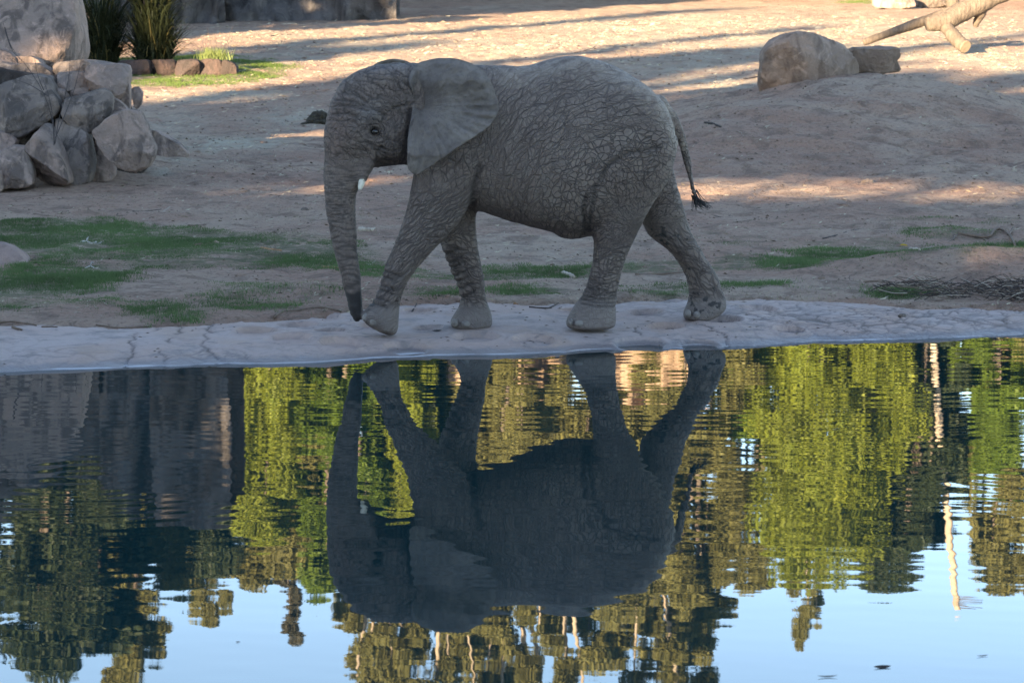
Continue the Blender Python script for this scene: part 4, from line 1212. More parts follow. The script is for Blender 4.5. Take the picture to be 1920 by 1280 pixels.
# ------------------------------------------------------------------ artificial rock walls behind
M_WALL = m_rock('grey_rock_wall', (.15, .132, .125), (.105, .095, .095), (.045, .04, .04), .8)
M_TAN = m_rock('tan_rock_wall', (.40, .29, .21), (.33, .235, .175), (.2, .14, .10), .4)
def rock_wall(label, u0, u1, D, tops, mat, seed, thick=2.0, D2=None):
    """a long artificial cliff from photo column u0 to u1, top heights listed along it"""
    D2 = D2 or D
    x0, x1 = (u0 - 960) / FPX * D, (u1 - 960) / FPX * D2
    nx, nz = int(abs(x1 - x0) / .14) + 2, 70
    tx = np.linspace(0, 1, nx)
    top = np.interp(tx, np.linspace(0, 1, len(tops)), tops)
    X = x0 + (x1 - x0) * tx; Yc = D + (D2 - D) * tx
    zb = gz(X, Yc) - .4
    n1d = fbm(P3(X * 1.1, 0 * X, seed), 3, seed)
    top = top + n1d * .35
    prof = np.concatenate([np.linspace(0, 1, nz), [1.0, .98, 0]])       # front, then over the top and down the back
    back = np.concatenate([np.zeros(nz), [.5, 1, 1]])
    Z = zb[None] + (top - zb)[None] * prof[:, None]
    Yv = Yc[None] + back[:, None] * thick + .25 * (prof[:, None] ** 2)
    XX = np.repeat(X[None], len(prof), 0)
    p = np.stack([XX.ravel(), Z.ravel() * .35, np.full(XX.size, seed * 1.7)], 1)
    rel = 1 - np.abs(fbm(p * np.array([.9, .8, 1]), 4, seed + 5))
    dd = (1.0 * rel + .38 * fbm(p * np.array([3.2, 3, 1]), 3, seed + 9)).reshape(XX.shape)
    Yv = Yv - dd * np.where(back[:, None] > 0, .1, 1)
    me = np_mesh('rock_wall', np.stack([XX.ravel(), Yv.ravel(), Z.ravel()], 1), grid_faces(nx, len(prof)))
    return tag(link_mesh('rock_wall', me, mat), label, 'rock wall')
rock_wall('low grey rock wall with vertical seams along the top of the photo', 425, 745, 70, [4.8, 4.6, 4.2, 4.0], M_WALL, 3)
rock_wall('tall dark rock cliff behind the reed clumps', 282, 430, 68.6, [10.2, 10.4, 10.0], M_WALL, 4, 3.)
rock_wall('dark grey cliff left of the tall one, mirrored as a shadowy panel in the pond', 186, 286, 68.9, [9.4, 9.9, 9.7], M_WALL, 5, 3.)
rock_wall('broad dark cliff at the left that fills the left side of the reflection', -420, 190, 69.4, [9.0, 9.6, 9.9, 8.6], M_WALL, 6, 3.)
rock_wall('sunlit tan cliff mirrored as a pale band beside the elephant hind legs', 840, 1345, 90, [9.3, 9.9, 9.0, 10.3, 9.8], M_TAN, 7)
rock_wall('sunlit tan cliff mirrored right of the yellow green tree', 1610, 1720, 88, [9.8, 10.4, 9.9], M_TAN, 8)
rock_wall('sunlit tan cliff mirrored at the right edge of the pond', 1830, 2300, 88, [9.2, 9.4, 9.6, 9.0], M_TAN, 9)

# ------------------------------------------------------------------ trees
def leaf_mesh(name, clumps, n, size, seed, droop=0.0, flat=.8):
    r = np.random.default_rng(seed)
    C = np.array(clumps)
    w = C[:, 3] ** 2; w /= w.sum()
    i = r.choice(len(C), n, p=w)
    d = r.normal(size=(n, 3)); d /= np.linalg.norm(d, axis=1, keepdims=True)
    rad = C[i, 3] * r.random(n) ** .33
    c = C[i, :3] + d * rad[:, None] * np.array([1, 1, flat])
    if droop: c[:, 2] -= droop * r.random(n) ** 2 * C[i, 3]
    a = r.normal(size=(n, 3)) + np.array([0, 0, -1.6 * (droop > 0)]); a /= np.linalg.norm(a, axis=1, keepdims=True)
    b = np.cross(a, r.normal(size=(n, 3))); b /= np.linalg.norm(b, axis=1, keepdims=True)
    s = size * r.uniform(.6, 1.3, n)[:, None]
    V = np.stack([c - a * s / 2 - b * s * .22, c - a * s / 2 + b * s * .22, c + a * s / 2], 1).reshape(-1, 3)
    return np_mesh(name, V, np.arange(3 * n).reshape(n, 3))

def tree_parts(h, w, seed, lo=.25, nclump=46, n=9000, size=.2, limbs=7, tr=.16, droop=0., sparse=1.0, shape='round', bend=.06):
    r = random.Random(seed)
    mb = MB(); clumps = []
    top = np.array([r.uniform(-bend, bend) * h, r.uniform(-bend, bend) * h, h * .93])
    spine = spline([(0, 0, -.3), (r.uniform(-bend, bend) * h * .6, r.uniform(-bend, bend) * h * .5, h * .4), top], 14)
    mb.tube(spine, np.linspace(tr, tr * .2, 14), 9, True, .06)
    for i in range(nclump):
        f = lo + (1 - lo) * (i + r.random()) / nclump
        if shape == 'cone': R = w / 2 * (1 - (f - lo) / (1 - lo)) ** .8 + .15
        elif shape == 'column': R = w / 2 * (1 - ((f - lo) / (1 - lo)) ** 4) * (.75 + .25 * r.random())
        else: R = w / 2 * math.sqrt(max(.08, 1 - ((f - (lo + 1) / 2) / ((1 - lo) / 2) * .93) ** 2))
        a = r.uniform(0, 6.283); rr = R * math.sqrt(r.random()) * .85
        p = spine[min(13, int(f * 13))] * .8
        c = np.array([p[0] + rr * math.cos(a), p[1] + rr * math.sin(a), f * h])
        cr = r.uniform(.5, 1.15) * w * .145 * sparse
        clumps.append((*c, cr))
        if i % max(1, nclump // limbs) == 0:
            s = spine[max(2, min(11, int((f - .22) * 13)))]
            mb.tube(spline([s, (s + c) / 2 + np.array([0, 0, -.05 * h * .3]), c], 7), np.linspace(tr * .42, tr * .1, 7), 6, True, .05)
    return mb, leaf_mesh('crown', clumps, n, size, seed, droop)

M_BARK = m_wood('grey_brown_bark', (.16, .125, .10), (.10, .08, .065), 3, .02)
M_PALEBARK = m_wood('pale_bark', (.50, .42, .33), (.33, .26, .2), 2, .01)
M_YG = m_leaf('yellow_green_leaf', (.205, .235, .028), (.115, .155, .024), .3)
M_BG = m_leaf('bright_green_leaf', (.12, .18, .024), (.07, .12, .018), .3)
M_OL = m_leaf('olive_leaf', (.22, .205, .07), (.12, .125, .05), .3)
M_DK = m_leaf('dark_green_leaf', (.028, .045, .022), (.045, .06, .026), .2)
M_GB = m_leaf('grey_brown_needle', (.10, .09, .06), (.065, .068, .05), .2)

def tree(label, u, D, vtop, wpx, kind, seed, group='trees across the enclosure, seen in the pond', hh=None):
    x = (u - 960) / FPX * D
    z0 = float(gz(np.array([x]), np.array([D]))[0])
    h = hh or (vtop + 13) / FPX * D - CAM_H - z0
    w = wpx / FPX * D
    kw = dict(seed=seed)
    A = w * h
    nn = int(min(56000, max(30000, 960 * A)))
    if kind == 'yg': kw.update(n=nn, size=.22, lo=.10, nclump=110, droop=1.2, sparse=1.0, tr=.2); m, bk = M_YG, M_BARK
    elif kind == 'bg': kw.update(n=nn, size=.21, lo=.12, nclump=90, sparse=1.0); m, bk = M_BG, M_BARK
    elif kind == 'ol': kw.update(n=int(nn * .45), size=.22, lo=.28, nclump=60, sparse=.85, tr=.22, limbs=11, droop=.7, bend=.09); m, bk = M_OL, M_PALEBARK
    elif kind == 'od': kw.update(n=int(nn * .9), size=.215, lo=.14, nclump=90, sparse=.95, tr=.2, droop=.6); m, bk = M_OL, M_BARK
    elif kind == 'dk': kw.update(n=nn, size=.24, lo=.08, nclump=100, sparse=1.05, tr=.25); m, bk = M_DK, M_BARK
    elif kind == 'gb': kw.update(n=int(nn * .8), size=.19, lo=.2, nclump=70, sparse=.9, shape='cone', limbs=14, tr=.16); m, bk = M_GB, M_BARK
    root = empty('tree', (x, D, z0)); tag(root, label, 'tree', group)
    key = (kind, seed % NVAR[kind])
    if key not in TREE_CACHE:                      # one tree of each form is built; the others share its meshes at their own size and turn
        mb, cm = tree_parts(h, w, **kw)
        a, b = mb.build('trunk', bk, root), link_mesh('crown', cm, m, root, False)
        TREE_CACHE[key] = (h, w, a.data, b.data)
    else:
        h0, w0, ma, mc = TREE_CACHE[key]
        for nm, me in (('trunk', ma), ('crown', mc)):
            o = bpy.data.objects.new(nm, me); col.objects.link(o); o.parent = root
        root.scale = (w / w0, w / w0, h / h0)
        root.rotation_euler = (0, 0, seed * 1.7)
    return root
TREE_CACHE = {}
NVAR = {'yg': 2, 'bg': 2, 'ol': 3, 'od': 3, 'dk': 2, 'gb': 1}
tree('yellow green tree mirrored just right of the dark cliff', 500, 86, 1035, 190, 'yg', 21)
tree('brighter green tree mirrored between the trunk and the front leg', 655, 86, 990, 190, 'bg', 22)
tree('lime green tree mirrored under the elephant chin', 760, 86, 1015, 130, 'yg', 23)
tree('narrow grey brown conifer whose tip is mirrored in the blue sky at the lower left', 525, 96, 1235, 120, 'gb', 24)
tree('big dark green tree mirrored at the left edge of the pond', 60, 86, 1262, 350, 'dk', 25)
tree('dark tree mirrored left of the grey brown conifer', 290, 92, 1120, 230, 'od', 26)
tree('olive tree whose sunlit top is mirrored at the lower left corner', 215, 104, 1330, 200, 'od', 27)
tree('open olive gum tree mirrored below the elephant head', 740, 100, 1330, 210, 'ol', 28)
tree('tall pale trunked gum tree mirrored below the elephant back', 930, 102, 1380, 230, 'ol', 29)
tree('pale trunked gum tree with two leaders mirrored below the rump', 1090, 98, 1390, 240, 'ol', 30)
tree('gum tree mirrored just right of the rump', 1230, 104, 1330, 240, 'ol', 31)
tree('golden olive tree mirrored between the front and hind legs', 970, 86, 900, 240, 'od', 32)
tree('wide olive tree mirrored right of the hind leg', 1280, 86, 1150, 250, 'od', 33)
tree('large weeping yellow green tree mirrored right of the elephant', 1530, 86, 1095, 390, 'yg', 34)
tree('slim dark tree rising behind the weeping yellow green tree', 1530, 97, 1225, 130, 'ol', 35)
tree('dark green tree mirrored left of the leaning pole', 1735, 86, 1040, 170, 'dk', 36)
tree('bright green tree mirrored at the right edge of the pond', 1870, 86, 890, 170, 'bg', 37)
tree('olive tree behind the bright green one at the right edge', 1900, 88, 1120, 240, 'od', 38)
tree('small green tree mirrored beside the far hind leg', 1395, 86, 830, 110, 'bg', 39)
tree('dense green tree beyond the right edge of the view', 2090, 86, 1150, 260, 'bg', 40)
tree('tall gum tree far beyond the right edge of the view', 2230, 98, 1300, 260, 'ol', 41)
tree('unseen dark tree added beyond the left edge to shade the cliff', -1096, 48, 1900, 600, 'dk', 42, hh=17.)  # unseen trees added to keep the sun off the dark cliff
tree('second unseen dark tree added beyond the left edge to shade the cliff', -760, 49, 1700, 560, 'dk', 43, hh=16.)
tree('third unseen dark tree added beyond the left edge to shade the cliff', -1640, 48.5, 1700, 600, 'dk', 53, hh=17.)
tree('fourth unseen dark tree added beyond the left edge to shade the cliff', -1380, 50, 1700, 500, 'dk', 54, hh=16.)
tree('deep green tree mirrored behind the lime green tree', 690, 94, 1085, 260, 'dk', 44)
tree('dull green tree mirrored behind the middle of the elephant', 860, 95, 1180, 300, 'od', 45)
tree('broad shaded green tree mirrored behind the hind legs', 1130, 93, 1165, 330, 'od', 46)
tree('deep green tree mirrored behind the weeping yellow green tree', 1640, 92, 1085, 300, 'dk', 47)
tree('mid green tree mirrored left of the weeping yellow green tree', 1400, 94, 1110, 250, 'od', 48)
tree('dark green tree mirrored behind the dark cliff', 420, 90, 1060, 240, 'dk', 49)
tree('tall dark tree mirrored beside the left edge of the pond', 150, 90, 1215, 300, 'dk', 50)
tree('dark tree beyond the left edge of the view', -160, 88, 1250, 330, 'dk', 51)
tree('dark olive tree mirrored between the two yellow green trees', 585, 95, 1075, 200, 'od', 55)
tree('deep green tree mirrored right of the leaning pole', 1800, 94, 1010, 190, 'dk', 56)
tree('olive tree far behind the weeping yellow green tree', 1330, 103, 1190, 260, 'od', 57)
tree('olive tree mirrored between the conifer and the dark trees', 400, 102, 1190, 150, 'ol', 58)
tree('olive tree behind the gum trees, mirrored below the head', 830, 108, 1265, 260, 'od', 59)
tree('olive tree behind the gum trees, mirrored below the rump', 1140, 108, 1270, 280, 'od', 60)
tree('leafy olive gum tree mirrored at the bottom edge left of centre', 680, 104, 1370, 240, 'ol', 61)
tree('leafy olive gum tree mirrored at the bottom edge below the ear', 845, 100, 1450, 240, 'ol', 62)
tree('spreading gum tree mirrored at the bottom edge below the belly', 1010, 106, 1460, 260, 'ol', 63)
tree('spreading gum tree mirrored at the bottom edge below the hind legs', 1170, 101, 1420, 250, 'ol', 64)
tree('soft green tree mirrored just above the grey brown conifer', 520, 92, 1105, 250, 'od', 65)
tree('soft green tree mirrored left of the elephant reflection', 610, 91, 1120, 200, 'bg', 66)
def pole():
    D = 86; b = at(1735, 8, D); b[2] = gz(np.array([b[0]]), np.array([D]))[0]
    root = empty('leaning_pole', b.tolist()); tag(root, 'tall pale leaning pole with a crossbar, mirrored at the right of the pond', 'pole')
    def hz(v): return (v + 13) / FPX * D - CAM_H
    xt = (1812 - 960) / FPX * D
    top = np.array([xt, D, hz(1170)]) - b
    mb = MB(); mb.tube(spline([(0, 0, -.3), top * .5 + np.array([-.12, 0, 0]), top], 16), np.linspace(.15, .10, 16), 10); mb.build('mast', M_PALEBARK, root)
    mb = MB(); mb.tube([top + np.array([-.1, 0, -.5]), top + np.array([.75, 0, -.35])], [.05, .04], 8); mb.tube([top + np.array([-.1, 0, -.25]), top + np.array([.55, .0, -.2])], [.04, .03], 8); mb.build('crossbar', M_BARK, root)
pole()

# tall trees standing behind the photographer: they throw the shade over the pond, the elephant and the near ground
SHADE = {}
def shade_tree(name, label, x, y, h, w, seed, group, var, n=9500, size=1.0, gaps=()):
    z0 = float(gz(np.array([x]), np.array([y]))[0])
    root = empty(name, (x, y, z0)); tag(root, label, 'tree', group)
    if var not in SHADE:
        mb, cm = tree_parts(h - z0, w, seed, lo=.06, nclump=90, n=n, size=size, limbs=10, tr=.4, sparse=.95, bend=.02, shape='column')
        if gaps:                                   # slots cut through the crown along the sun's path to shape light streaks
            import bmesh
            bm = bmesh.new(); bm.from_mesh(cm)
            kill = []
            for f in bm.faces:
                m = f.calc_center_median(); dy = m.y + y + 15
                hx, hz = m.x + x - .577 * dy, m.z + z0 + .2655 * dy
                if any(a < hx < b and lo < hz < hi for a, b, lo, hi in gaps): kill.append(f)
            bmesh.ops.delete(bm, geom=kill, context='FACES')
            bm.to_mesh(cm); bm.free()
        SHADE[var] = (h - z0, w, mb.build('trunk', M_BARK, root).data, link_mesh('crown', cm, M_DK, root, False).data)
    else:
        h0, w0, ma, mc = SHADE[var]
        for nm, me in (('trunk', ma), ('crown', mc)):
            o = bpy.data.objects.new(nm, me); col.objects.link(o); o.parent = root
        root.scale = (w / w0, w / w0, (h - z0) / h0); root.rotation_euler = (0, 0, seed * 1.3)
SH = [(-64, 21), (-60, 24), (-55.5, 24), (-51, 21), (-47.3, 19), (-44, 20.5), (-40.3, 15.4), (-35.9, 20.5), (-32.6, 16.0), (-29.5, 17.9), (-26, 17.2), (-22, 15.4), (-18, 15.2), (-14, 15.6), (-10, 15), (-6, 15), (-2, 14.5), (-20.1, 15.8), (-16, 15.8), (-24.2, 16.6), (-12, 15.5)]
for i, (x, h) in enumerate(SH):
    shade_tree('evergreen_tree', 'tall dense evergreen tree standing in the row behind the viewpoint', x, -15 + (i % 2) * 1.5, h, 6.4 if x == -35.9 else (5.4 if h > 18.5 else (4.6 if x == -29.5 else 7.5)), 501 + i, 'tall evergreens behind the viewpoint', 'g%d' % i if -31 < x < -13 else 'a%d' % (i % 3), gaps=[(-30.5, -23.2, 12.5, 13.7), (-23.2, -21.2, 12.6, 13.5), (-19.5, -16.5, 10.7, 11.4)] if -31 < x < -13 else ())
for i, (x, h) in enumerate([(-38, 14.4), (-31, 13.2), (-24, 12.0), (-17, 10.8), (-10, 14), (-3, 13.5)]):
    shade_tree('broad_tree', 'broad dense tree in the second row behind the viewpoint', x, -21, h, 9.0, 531 + i, 'broad trees behind the viewpoint', 'b')
for i, (x, h, w) in enumerate([(-41.2, 24, 1.6), (-36.9, 21, 3.2), (-33.5, 20, 1.8), (-48.5, 27, 2.2), (-29.8, 20.5, 3.0), (-35.2, 27, 1.2)]):
    shade_tree('slim_conifer', 'slim tall conifer rising over the trees behind the viewpoint', x, -17.5, h, w, 551 + i, 'slim conifers behind the viewpoint', 'c', n=5000, size=.62)

# ------------------------------------------------------------------ grass blades on the patches
M_GRASS = m_leaf('lawn_blade', (.072, .135, .045), (.118, .172, .070), .35, .7)
M_GRASSY = m_leaf('yellowish_lawn_blade', (.075, .14, .030), (.12, .16, .045), .35, .7)  # yellower green than the near lawn, for planter and far wall patches
M_DRYB = m_leaf('dry_blade', (.30, .26, .17), (.22, .18, .12), .2, .8)

def blades_mesh(name, x, y, z, h, w, r):
    n = len(x)
    a = r.uniform(0, 2 * math.pi, n); lean = r.uniform(.1, .9, n) * h; la = r.uniform(0, 2 * math.pi, n)
    dx, dy = np.cos(a) * w / 2, np.sin(a) * w / 2
    V = np.stack([np.stack([x - dx, y - dy, z], 1), np.stack([x + dx, y + dy, z], 1), np.stack([x + np.cos(la) * lean, y + np.sin(la) * lean, z + h], 1)], 1).reshape(-1, 3)
    return np_mesh(name, V, np.arange(3 * n).reshape(n, 3))

def build_grass():
    r = np.random.default_rng(31)
    sets = {0: [], 1: []}
    for pw, den, hh, kd in PW:
        lo, hi = pw.min(0) - .25, pw.max(0) + .25
        area = np.prod(hi - lo)
        far = (lo[1] + hi[1]) / 2
        n = int(min(area, 60) * (11000 if far < 30 else 3200))
        x = r.uniform(lo[0], hi[0], n); y = r.uniform(lo[1], hi[1], n)
        inside = in_poly(x, y, pw)
        d = dist_lines(x, y, pw.tolist(), True) * np.where(inside, 1, -1)
        pr = min(1, den * 1.25) * sstep(-.2, .2, d + .25 * fbm(P3(x * 2.4, y * 1.6, .3), 3, 88)) * sstep(-1.15, -.45, fbm(P3(x * 1.7, y * 2.6, 2.), 3, 89) + (den - .5) * 1.6) * (.35 + .65 * sstep(-.35, .15, fbm(P3(x * 7, y * 9, 4.), 2, 87) + .25))
        k = (r.random(n) < pr) & (soil_side(x, y) > .05)
        x, y = x[k], y[k]
        h = hh * r.uniform(.4, 1.3, k.sum()) * (.7 + .5 * vnoise(P3(x * 2, y * 2), 90)); w = np.where(far > 35, .012, .008) * r.uniform(.7, 1.3, k.sum())
        sets[kd].append((x, y, h, w))
    for kd, nm, lab, m in ((0, 'lawn_grass', 'short green grass in patches on the near soil', M_GRASS), (1, 'planter_grass', 'bright green grass round the planter and the far wall', M_GRASSY)):
        x, y, h, w = [np.concatenate(q) for q in zip(*sets[kd])]
        me = blades_mesh(nm, x, y, soil_z(x, y) - .004, h, w, r)
        tag(link_mesh(nm, me, m, None, False), lab, None, None, 'stuff')
    # sparse dry grass between the patches and along the bank
    n = 42000
    y = r.uniform(21.5, 32, n); x = r.uniform(-5.5, 5.5, n)
    q = fbm(P3(x * .9, y * 1.3, 5.), 4, 91)
    k = ((q > .12) | ((grass_mask(x, y) > .3) & (r.random(n) < .6))) & (soil_side(x, y) > .03) & (r.random(n) < .8)
    x, y = x[k], y[k]
    me = blades_mesh('dry_grass', x, y, soil_z(x, y) - .003, r.uniform(.012, .045, len(x)), np.full(len(x), .007), r)
    tag(link_mesh('dry_grass', me, M_DRYB, None, False), 'sparse dry grass stubble on the near soil', None, None, 'stuff')
build_grass()

# straw and clods lying about
def build_litter():
    r = np.random.default_rng(41)
    def bits(name, lab, n, ylo, yhi, L, W, mat, dens):
        y = ylo + (yhi - ylo) * r.random(n) ** 1.3; x = r.uniform(-1, 1, n) * y * .19
        k = (r.random(n) < dens(x, y)) & (soil_side(x, y) > .02)
        x, y = x[k], y[k]; n = len(x)
        z = soil_z(x, y) + .004
        a = r.uniform(0, math.pi, n); l = L * r.uniform(.3, 1.4, n) * (1 + (y - 22) / 50); w = W * r.uniform(.6, 1.4, n) * (1 + (y - 22) / 40)
        dx, dy = np.cos(a) * l / 2, np.sin(a) * l / 2; ex, ey = -np.sin(a) * w / 2, np.cos(a) * w / 2
        up = r.uniform(0, .3, n) * l
        V = np.stack([np.stack([x - dx, y - dy, z], 1), np.stack([x + ex, y + ey, z + .003 + w], 1), np.stack([x + dx, y + dy, z + up], 1), np.stack([x - ex, y - ey, z + w * .2], 1)], 1).reshape(-1, 3)
        tag(link_mesh(name, np_mesh(name, V, np.arange(4 * n).reshape(n, 4)), mat, None, False), lab, None, None, 'stuff')
    straw = NT('straw'); M_STRAW = straw.done(straw.mix(straw.island(), (.46, .40, .29), (.28, .22, .16)), .85)
    dark = NT('dark_bits'); M_DARK = dark.done(dark.mix(dark.island(), (.10, .07, .055), (.17, .12, .09)), .9)
    bits('straw', 'pale straw strewn over the soil', 24000, 22, 72, .07, .007, M_STRAW, lambda x, y: np.clip(.25 + hay_sun_mask(x, y) + .5 * fbm(P3(x * .8, y * .8), 3, 95), .05, 1))
    bits('bark_crumbs', 'dark crumbs of bark and leaf strewn over the soil', 11000, 22, 64, .045, .012, M_DARK, lambda x, y: np.clip(.35 + .7 * fbm(P3(x * .9, y * 1.1), 3, 96), .05, 1))
    n = 900
    x = r.uniform(-4.4, 4.6, n); y = 20.47 + .29 * x + r.uniform(.15, 3.2, n) ** 1.0
    k = (soil_side(x, y) < .02) & (r.random(n) < np.clip(.25 + fbm(P3(x * 1.6, y * 1.6), 3, 98) + .5 * sstep(-.5, 0, soil_side(x, y)), 0, 1))
    x, y = x[k], y[k]; n = len(x); z = bank_z(x, y) + .002
    a = r.uniform(0, math.pi, n); l = r.uniform(.012, .06, n); w = r.uniform(.006, .016, n)
    dx, dy = np.cos(a) * l / 2, np.sin(a) * l / 2; ex, ey = -np.sin(a) * w / 2, np.cos(a) * w / 2
    V = np.stack([np.stack([x - dx, y - dy, z], 1), np.stack([x + ex, y + ey, z + .006], 1), np.stack([x + dx, y + dy, z + .002], 1), np.stack([x - ex, y - ey, z], 1)], 1).reshape(-1, 3)
    tag(link_mesh('bank_crumbs', np_mesh('bank_crumbs', V, np.arange(4 * n).reshape(n, 4)), M_DARK, None, False), 'crumbs of bark and dirt dropped on the pale bank', None, None, 'stuff')
    # clods
    D, F = ico(1)
    n = 5200
    y = 22 + 34 * r.random(n) ** 1.4; x = r.uniform(-1, 1, n) * y * .19
    k = (soil_side(x, y) > .0) & (r.random(n) < np.clip(.4 + .8 * fbm(P3(x * .7, y * .7), 3, 97), .06, 1))
    x, y = x[k], y[k]; n = len(x); z = soil_z(x, y)
    s = .010 * np.exp(r.normal(0, .55, n)) * (1 + (y - 22) / 30)
    V = D[None] * (1 + .3 * r.normal(size=(n, len(D), 1))) * np.stack([s * r.uniform(.8, 1.6, n), s * r.uniform(.8, 1.4, n), s * .7], 1)[:, None, :] + np.stack([x, y, z], 1)[:, None, :]
    FF_ = (F[None] + (np.arange(n) * len(D))[:, None, None]).reshape(-1, 3)
    tag(link_mesh('dirt_clods', np_mesh('dirt_clods', V.reshape(-1, 3), FF_), M_SOIL), 'small clods of dry earth on the soil', None, None, 'stuff')
build_litter()

# ------------------------------------------------------------------ sticks, bark and other single bits
M_STK = {'brown': m_wood('brown_stick', (.17, .11, .08), (.11, .075, .055), 9, .006), 'pale': m_wood('pale_stick', (.42, .35, .28), (.28, .22, .17), 9, .006),
         'dark': m_wood('dark_stick', (.06, .045, .04), (.04, .03, .028), 9, .006), 'orange': m_wood('orange_bark', (.38, .20, .10), (.25, .12, .06), 9, .006), 'white': m_wood('bleached_stick', (.44, .39, .33), (.30, .26, .22), 9, .006)}
def stick(name, label, cat, pts, wpx, mat, extra=(), lift=0.0):
    G = [ground_at(u, v) for u, v in pts]
    c = np.mean(G, 0); D = c[1]
    r0 = wpx / 2 / FPX * D
    root = empty(name, (c[0], c[1], float(soil_z(np.array([c[0]]), np.array([c[1]]))[0]))) if extra else None
    org = np.array(root.location) if extra else np.array([c[0], c[1], c[2]])
    def path(q, ra, lf):
        P = spline([np.append(g[:2], float((soil_z if soil_side(g[:1], g[1:2])[0] > 0 else bank_z)(g[:1], g[1:2])[0]) + ra * .7) for g in q], 12)
        P[:, 2] += lf * np.sin(np.linspace(0, math.pi, 12)) + np.array([random.uniform(-.15, .25) for _ in range(12)]) * ra
        P[:, 1] += np.array([random.uniform(-.4, .4) for _ in range(12)]) * ra
        return P - org
    mb = MB(); mb.tube(path(G, r0, lift), r0 * np.linspace(1.1, .7, 12), 7, True, .14)
    if extra:
        mb.build('stem', M_STK[mat], root)
        for pl, w in extra:
            mb = MB(); q = [ground_at(u, v) for u, v in pl]; r1 = w / 2 / FPX * D
            mb.tube(path(q, r1, 1.2 * r1), r1 * np.linspace(1, .5, 12), 6, True, .1); mb.build('twig', M_STK[mat], root)
        return tag(root, label, cat)
    o = mb.build(name, M_STK[mat]); o.location = org
    return tag(o, label, cat)
stick('dead_branch', 'forked reddish dead branch on the grass near the right edge', 'branch', [(1796, 442), (1830, 445), (1852, 449), (1870, 440), (1892, 446), (1906, 463)], 6, 'brown', [([(1796, 442), (1785, 450), (1772, 454)], 3), ([(1790, 452), (1785, 440), (1776, 432)], 2), ([(1890, 446), (1900, 440), (1896, 434)], 5), ([(1852, 449), (1866, 438), (1874, 436)], 4)], .02)
stick('stick', 'long brown stick lying behind the far hind leg', 'stick', [(1192, 518), (1230, 515), (1290, 513), (1335, 511)], 6, 'brown')
stick('stick', 'thin pale stick lying on grass between front and hind legs', 'stick', [(1000, 523), (1030, 516), (1056, 512)], 3, 'pale')
stick('bark_piece', 'frayed pale bark lump at the end of the thin stick before the near hind leg', 'bark', [(1056, 512), (1066, 516), (1076, 522)], 10, 'pale')
stick('twig', 'dark forked twig on the pale bank between the legs', 'twig', [(992, 580), (1018, 581), (1034, 580)], 3, 'dark', [([(1030, 580), (1040, 575), (1048, 570)], 3)])
stick('log_chunk', 'short pale log chunk with a sawn face just right of the trunk', 'log', [(674, 437), (686, 436), (698, 435)], 11, 'pale', [([(696, 434), (702, 431), (703, 428)], 4)])
stick('bark_piece', 'red brown wood chunk at the trunk on the edge of the lawn', 'bark', [(606, 503), (622, 506), (640, 508)], 8, 'orange')
stick('stick', 'pale stick lying between the trunk and the near front leg', 'stick', [(672, 513), (695, 512), (722, 508)], 4, 'pale')
stick('bark_piece', 'orange strip of bark lying on the middle of the lawn', 'bark', [(491, 469), (508, 472), (527, 475)], 6, 'orange')
stick('stick', 'curved bleached stick on the lawn left of the orange bark', 'stick', [(378, 457), (388, 451), (406, 447)], 3, 'white')
stick('driftwood', 'white knotty bit of driftwood on the left part of the lawn', 'wood', [(152, 453), (162, 450), (170, 454), (180, 452)], 6, 'white', [([(162, 450), (164, 446), (167, 443)], 4), ([(178, 453), (184, 454), (192, 450)], 3)])
stick('stick', 'bleached bundle stick at the top edge of the lawn', 'stick', [(186, 433), (205, 436), (236, 437)], 4, 'pale', [([(200, 434), (210, 431), (218, 426)], 2), ([(205, 437), (220, 432), (232, 431)], 2)])
stick('stick', 'long straight pale stick along the top edge of the lawn', 'stick', [(238, 431), (262, 430), (296, 428)], 3, 'pale')
stick('bark_piece', 'brown bark piece at the top right edge of the lawn', 'bark', [(352, 425), (370, 424), (386, 422)], 6, 'brown')
stick('driftwood', 'small dark rimmed bleached wood at the lower edge of the lawn', 'wood', [(158, 503), (170, 499), (178, 503), (188, 504)], 4, 'white', [([(170, 499), (172, 495), (176, 497)], 3)])
stick('bark_strip', 'long brown strip of bark on the edge of the pale bank left of the trunk', 'bark', [(514, 598), (530, 590), (560, 586), (600, 584), (640, 586)], 6, 'brown')
stick('twig', 'thin brown twig along the bank at the left edge', 'twig', [(-6, 609), (25, 607), (68, 613)], 4, 'brown')
stick('bark_piece', 'small brown scrap of bark on the pale bank near the left edge', 'bark', [(24, 618), (32, 621), (42, 623)], 5, 'brown')
stick('twig', 'brown twig across the pale bank at the left', 'twig', [(78, 617), (95, 616), (108, 617)], 3, 'brown')
stick('twig', 'long dark twig at the edge of the bank below the grass clump', 'twig', [(180, 612), (225, 614), (280, 611)], 3, 'brown')
stick('stick', 'dark stick on bare soil above the lawn', 'stick', [(248, 397), (270, 396), (303, 393)], 3, 'dark')
stick('twig', 'pale bent twig on bare soil above the lawn', 'twig', [(304, 398), (315, 391), (334, 384)], 2.5, 'pale')
stick('stick', 'brown stick on bare soil near the left edge above the lawn', 'stick', [(63, 405), (90, 406), (122, 408)], 3.5, 'brown')
stick('twig', 'grey leafless sprig above the lawn', 'twig', [(208, 412), (216, 404), (228, 394)], 2, 'dark', [([(216, 404), (228, 405), (240, 402)], 2), ([(210, 411), (214, 416), (222, 415)], 2)])
stick('stick', 'pale slanting twig right of the far front leg', 'stick', [(918, 492), (928, 485), (942, 479)], 2.5, 'pale')
stick('stick', 'short pale stick behind the knee of the near front leg', 'stick', [(686, 491), (694, 492), (704, 487)], 3.5, 'pale')
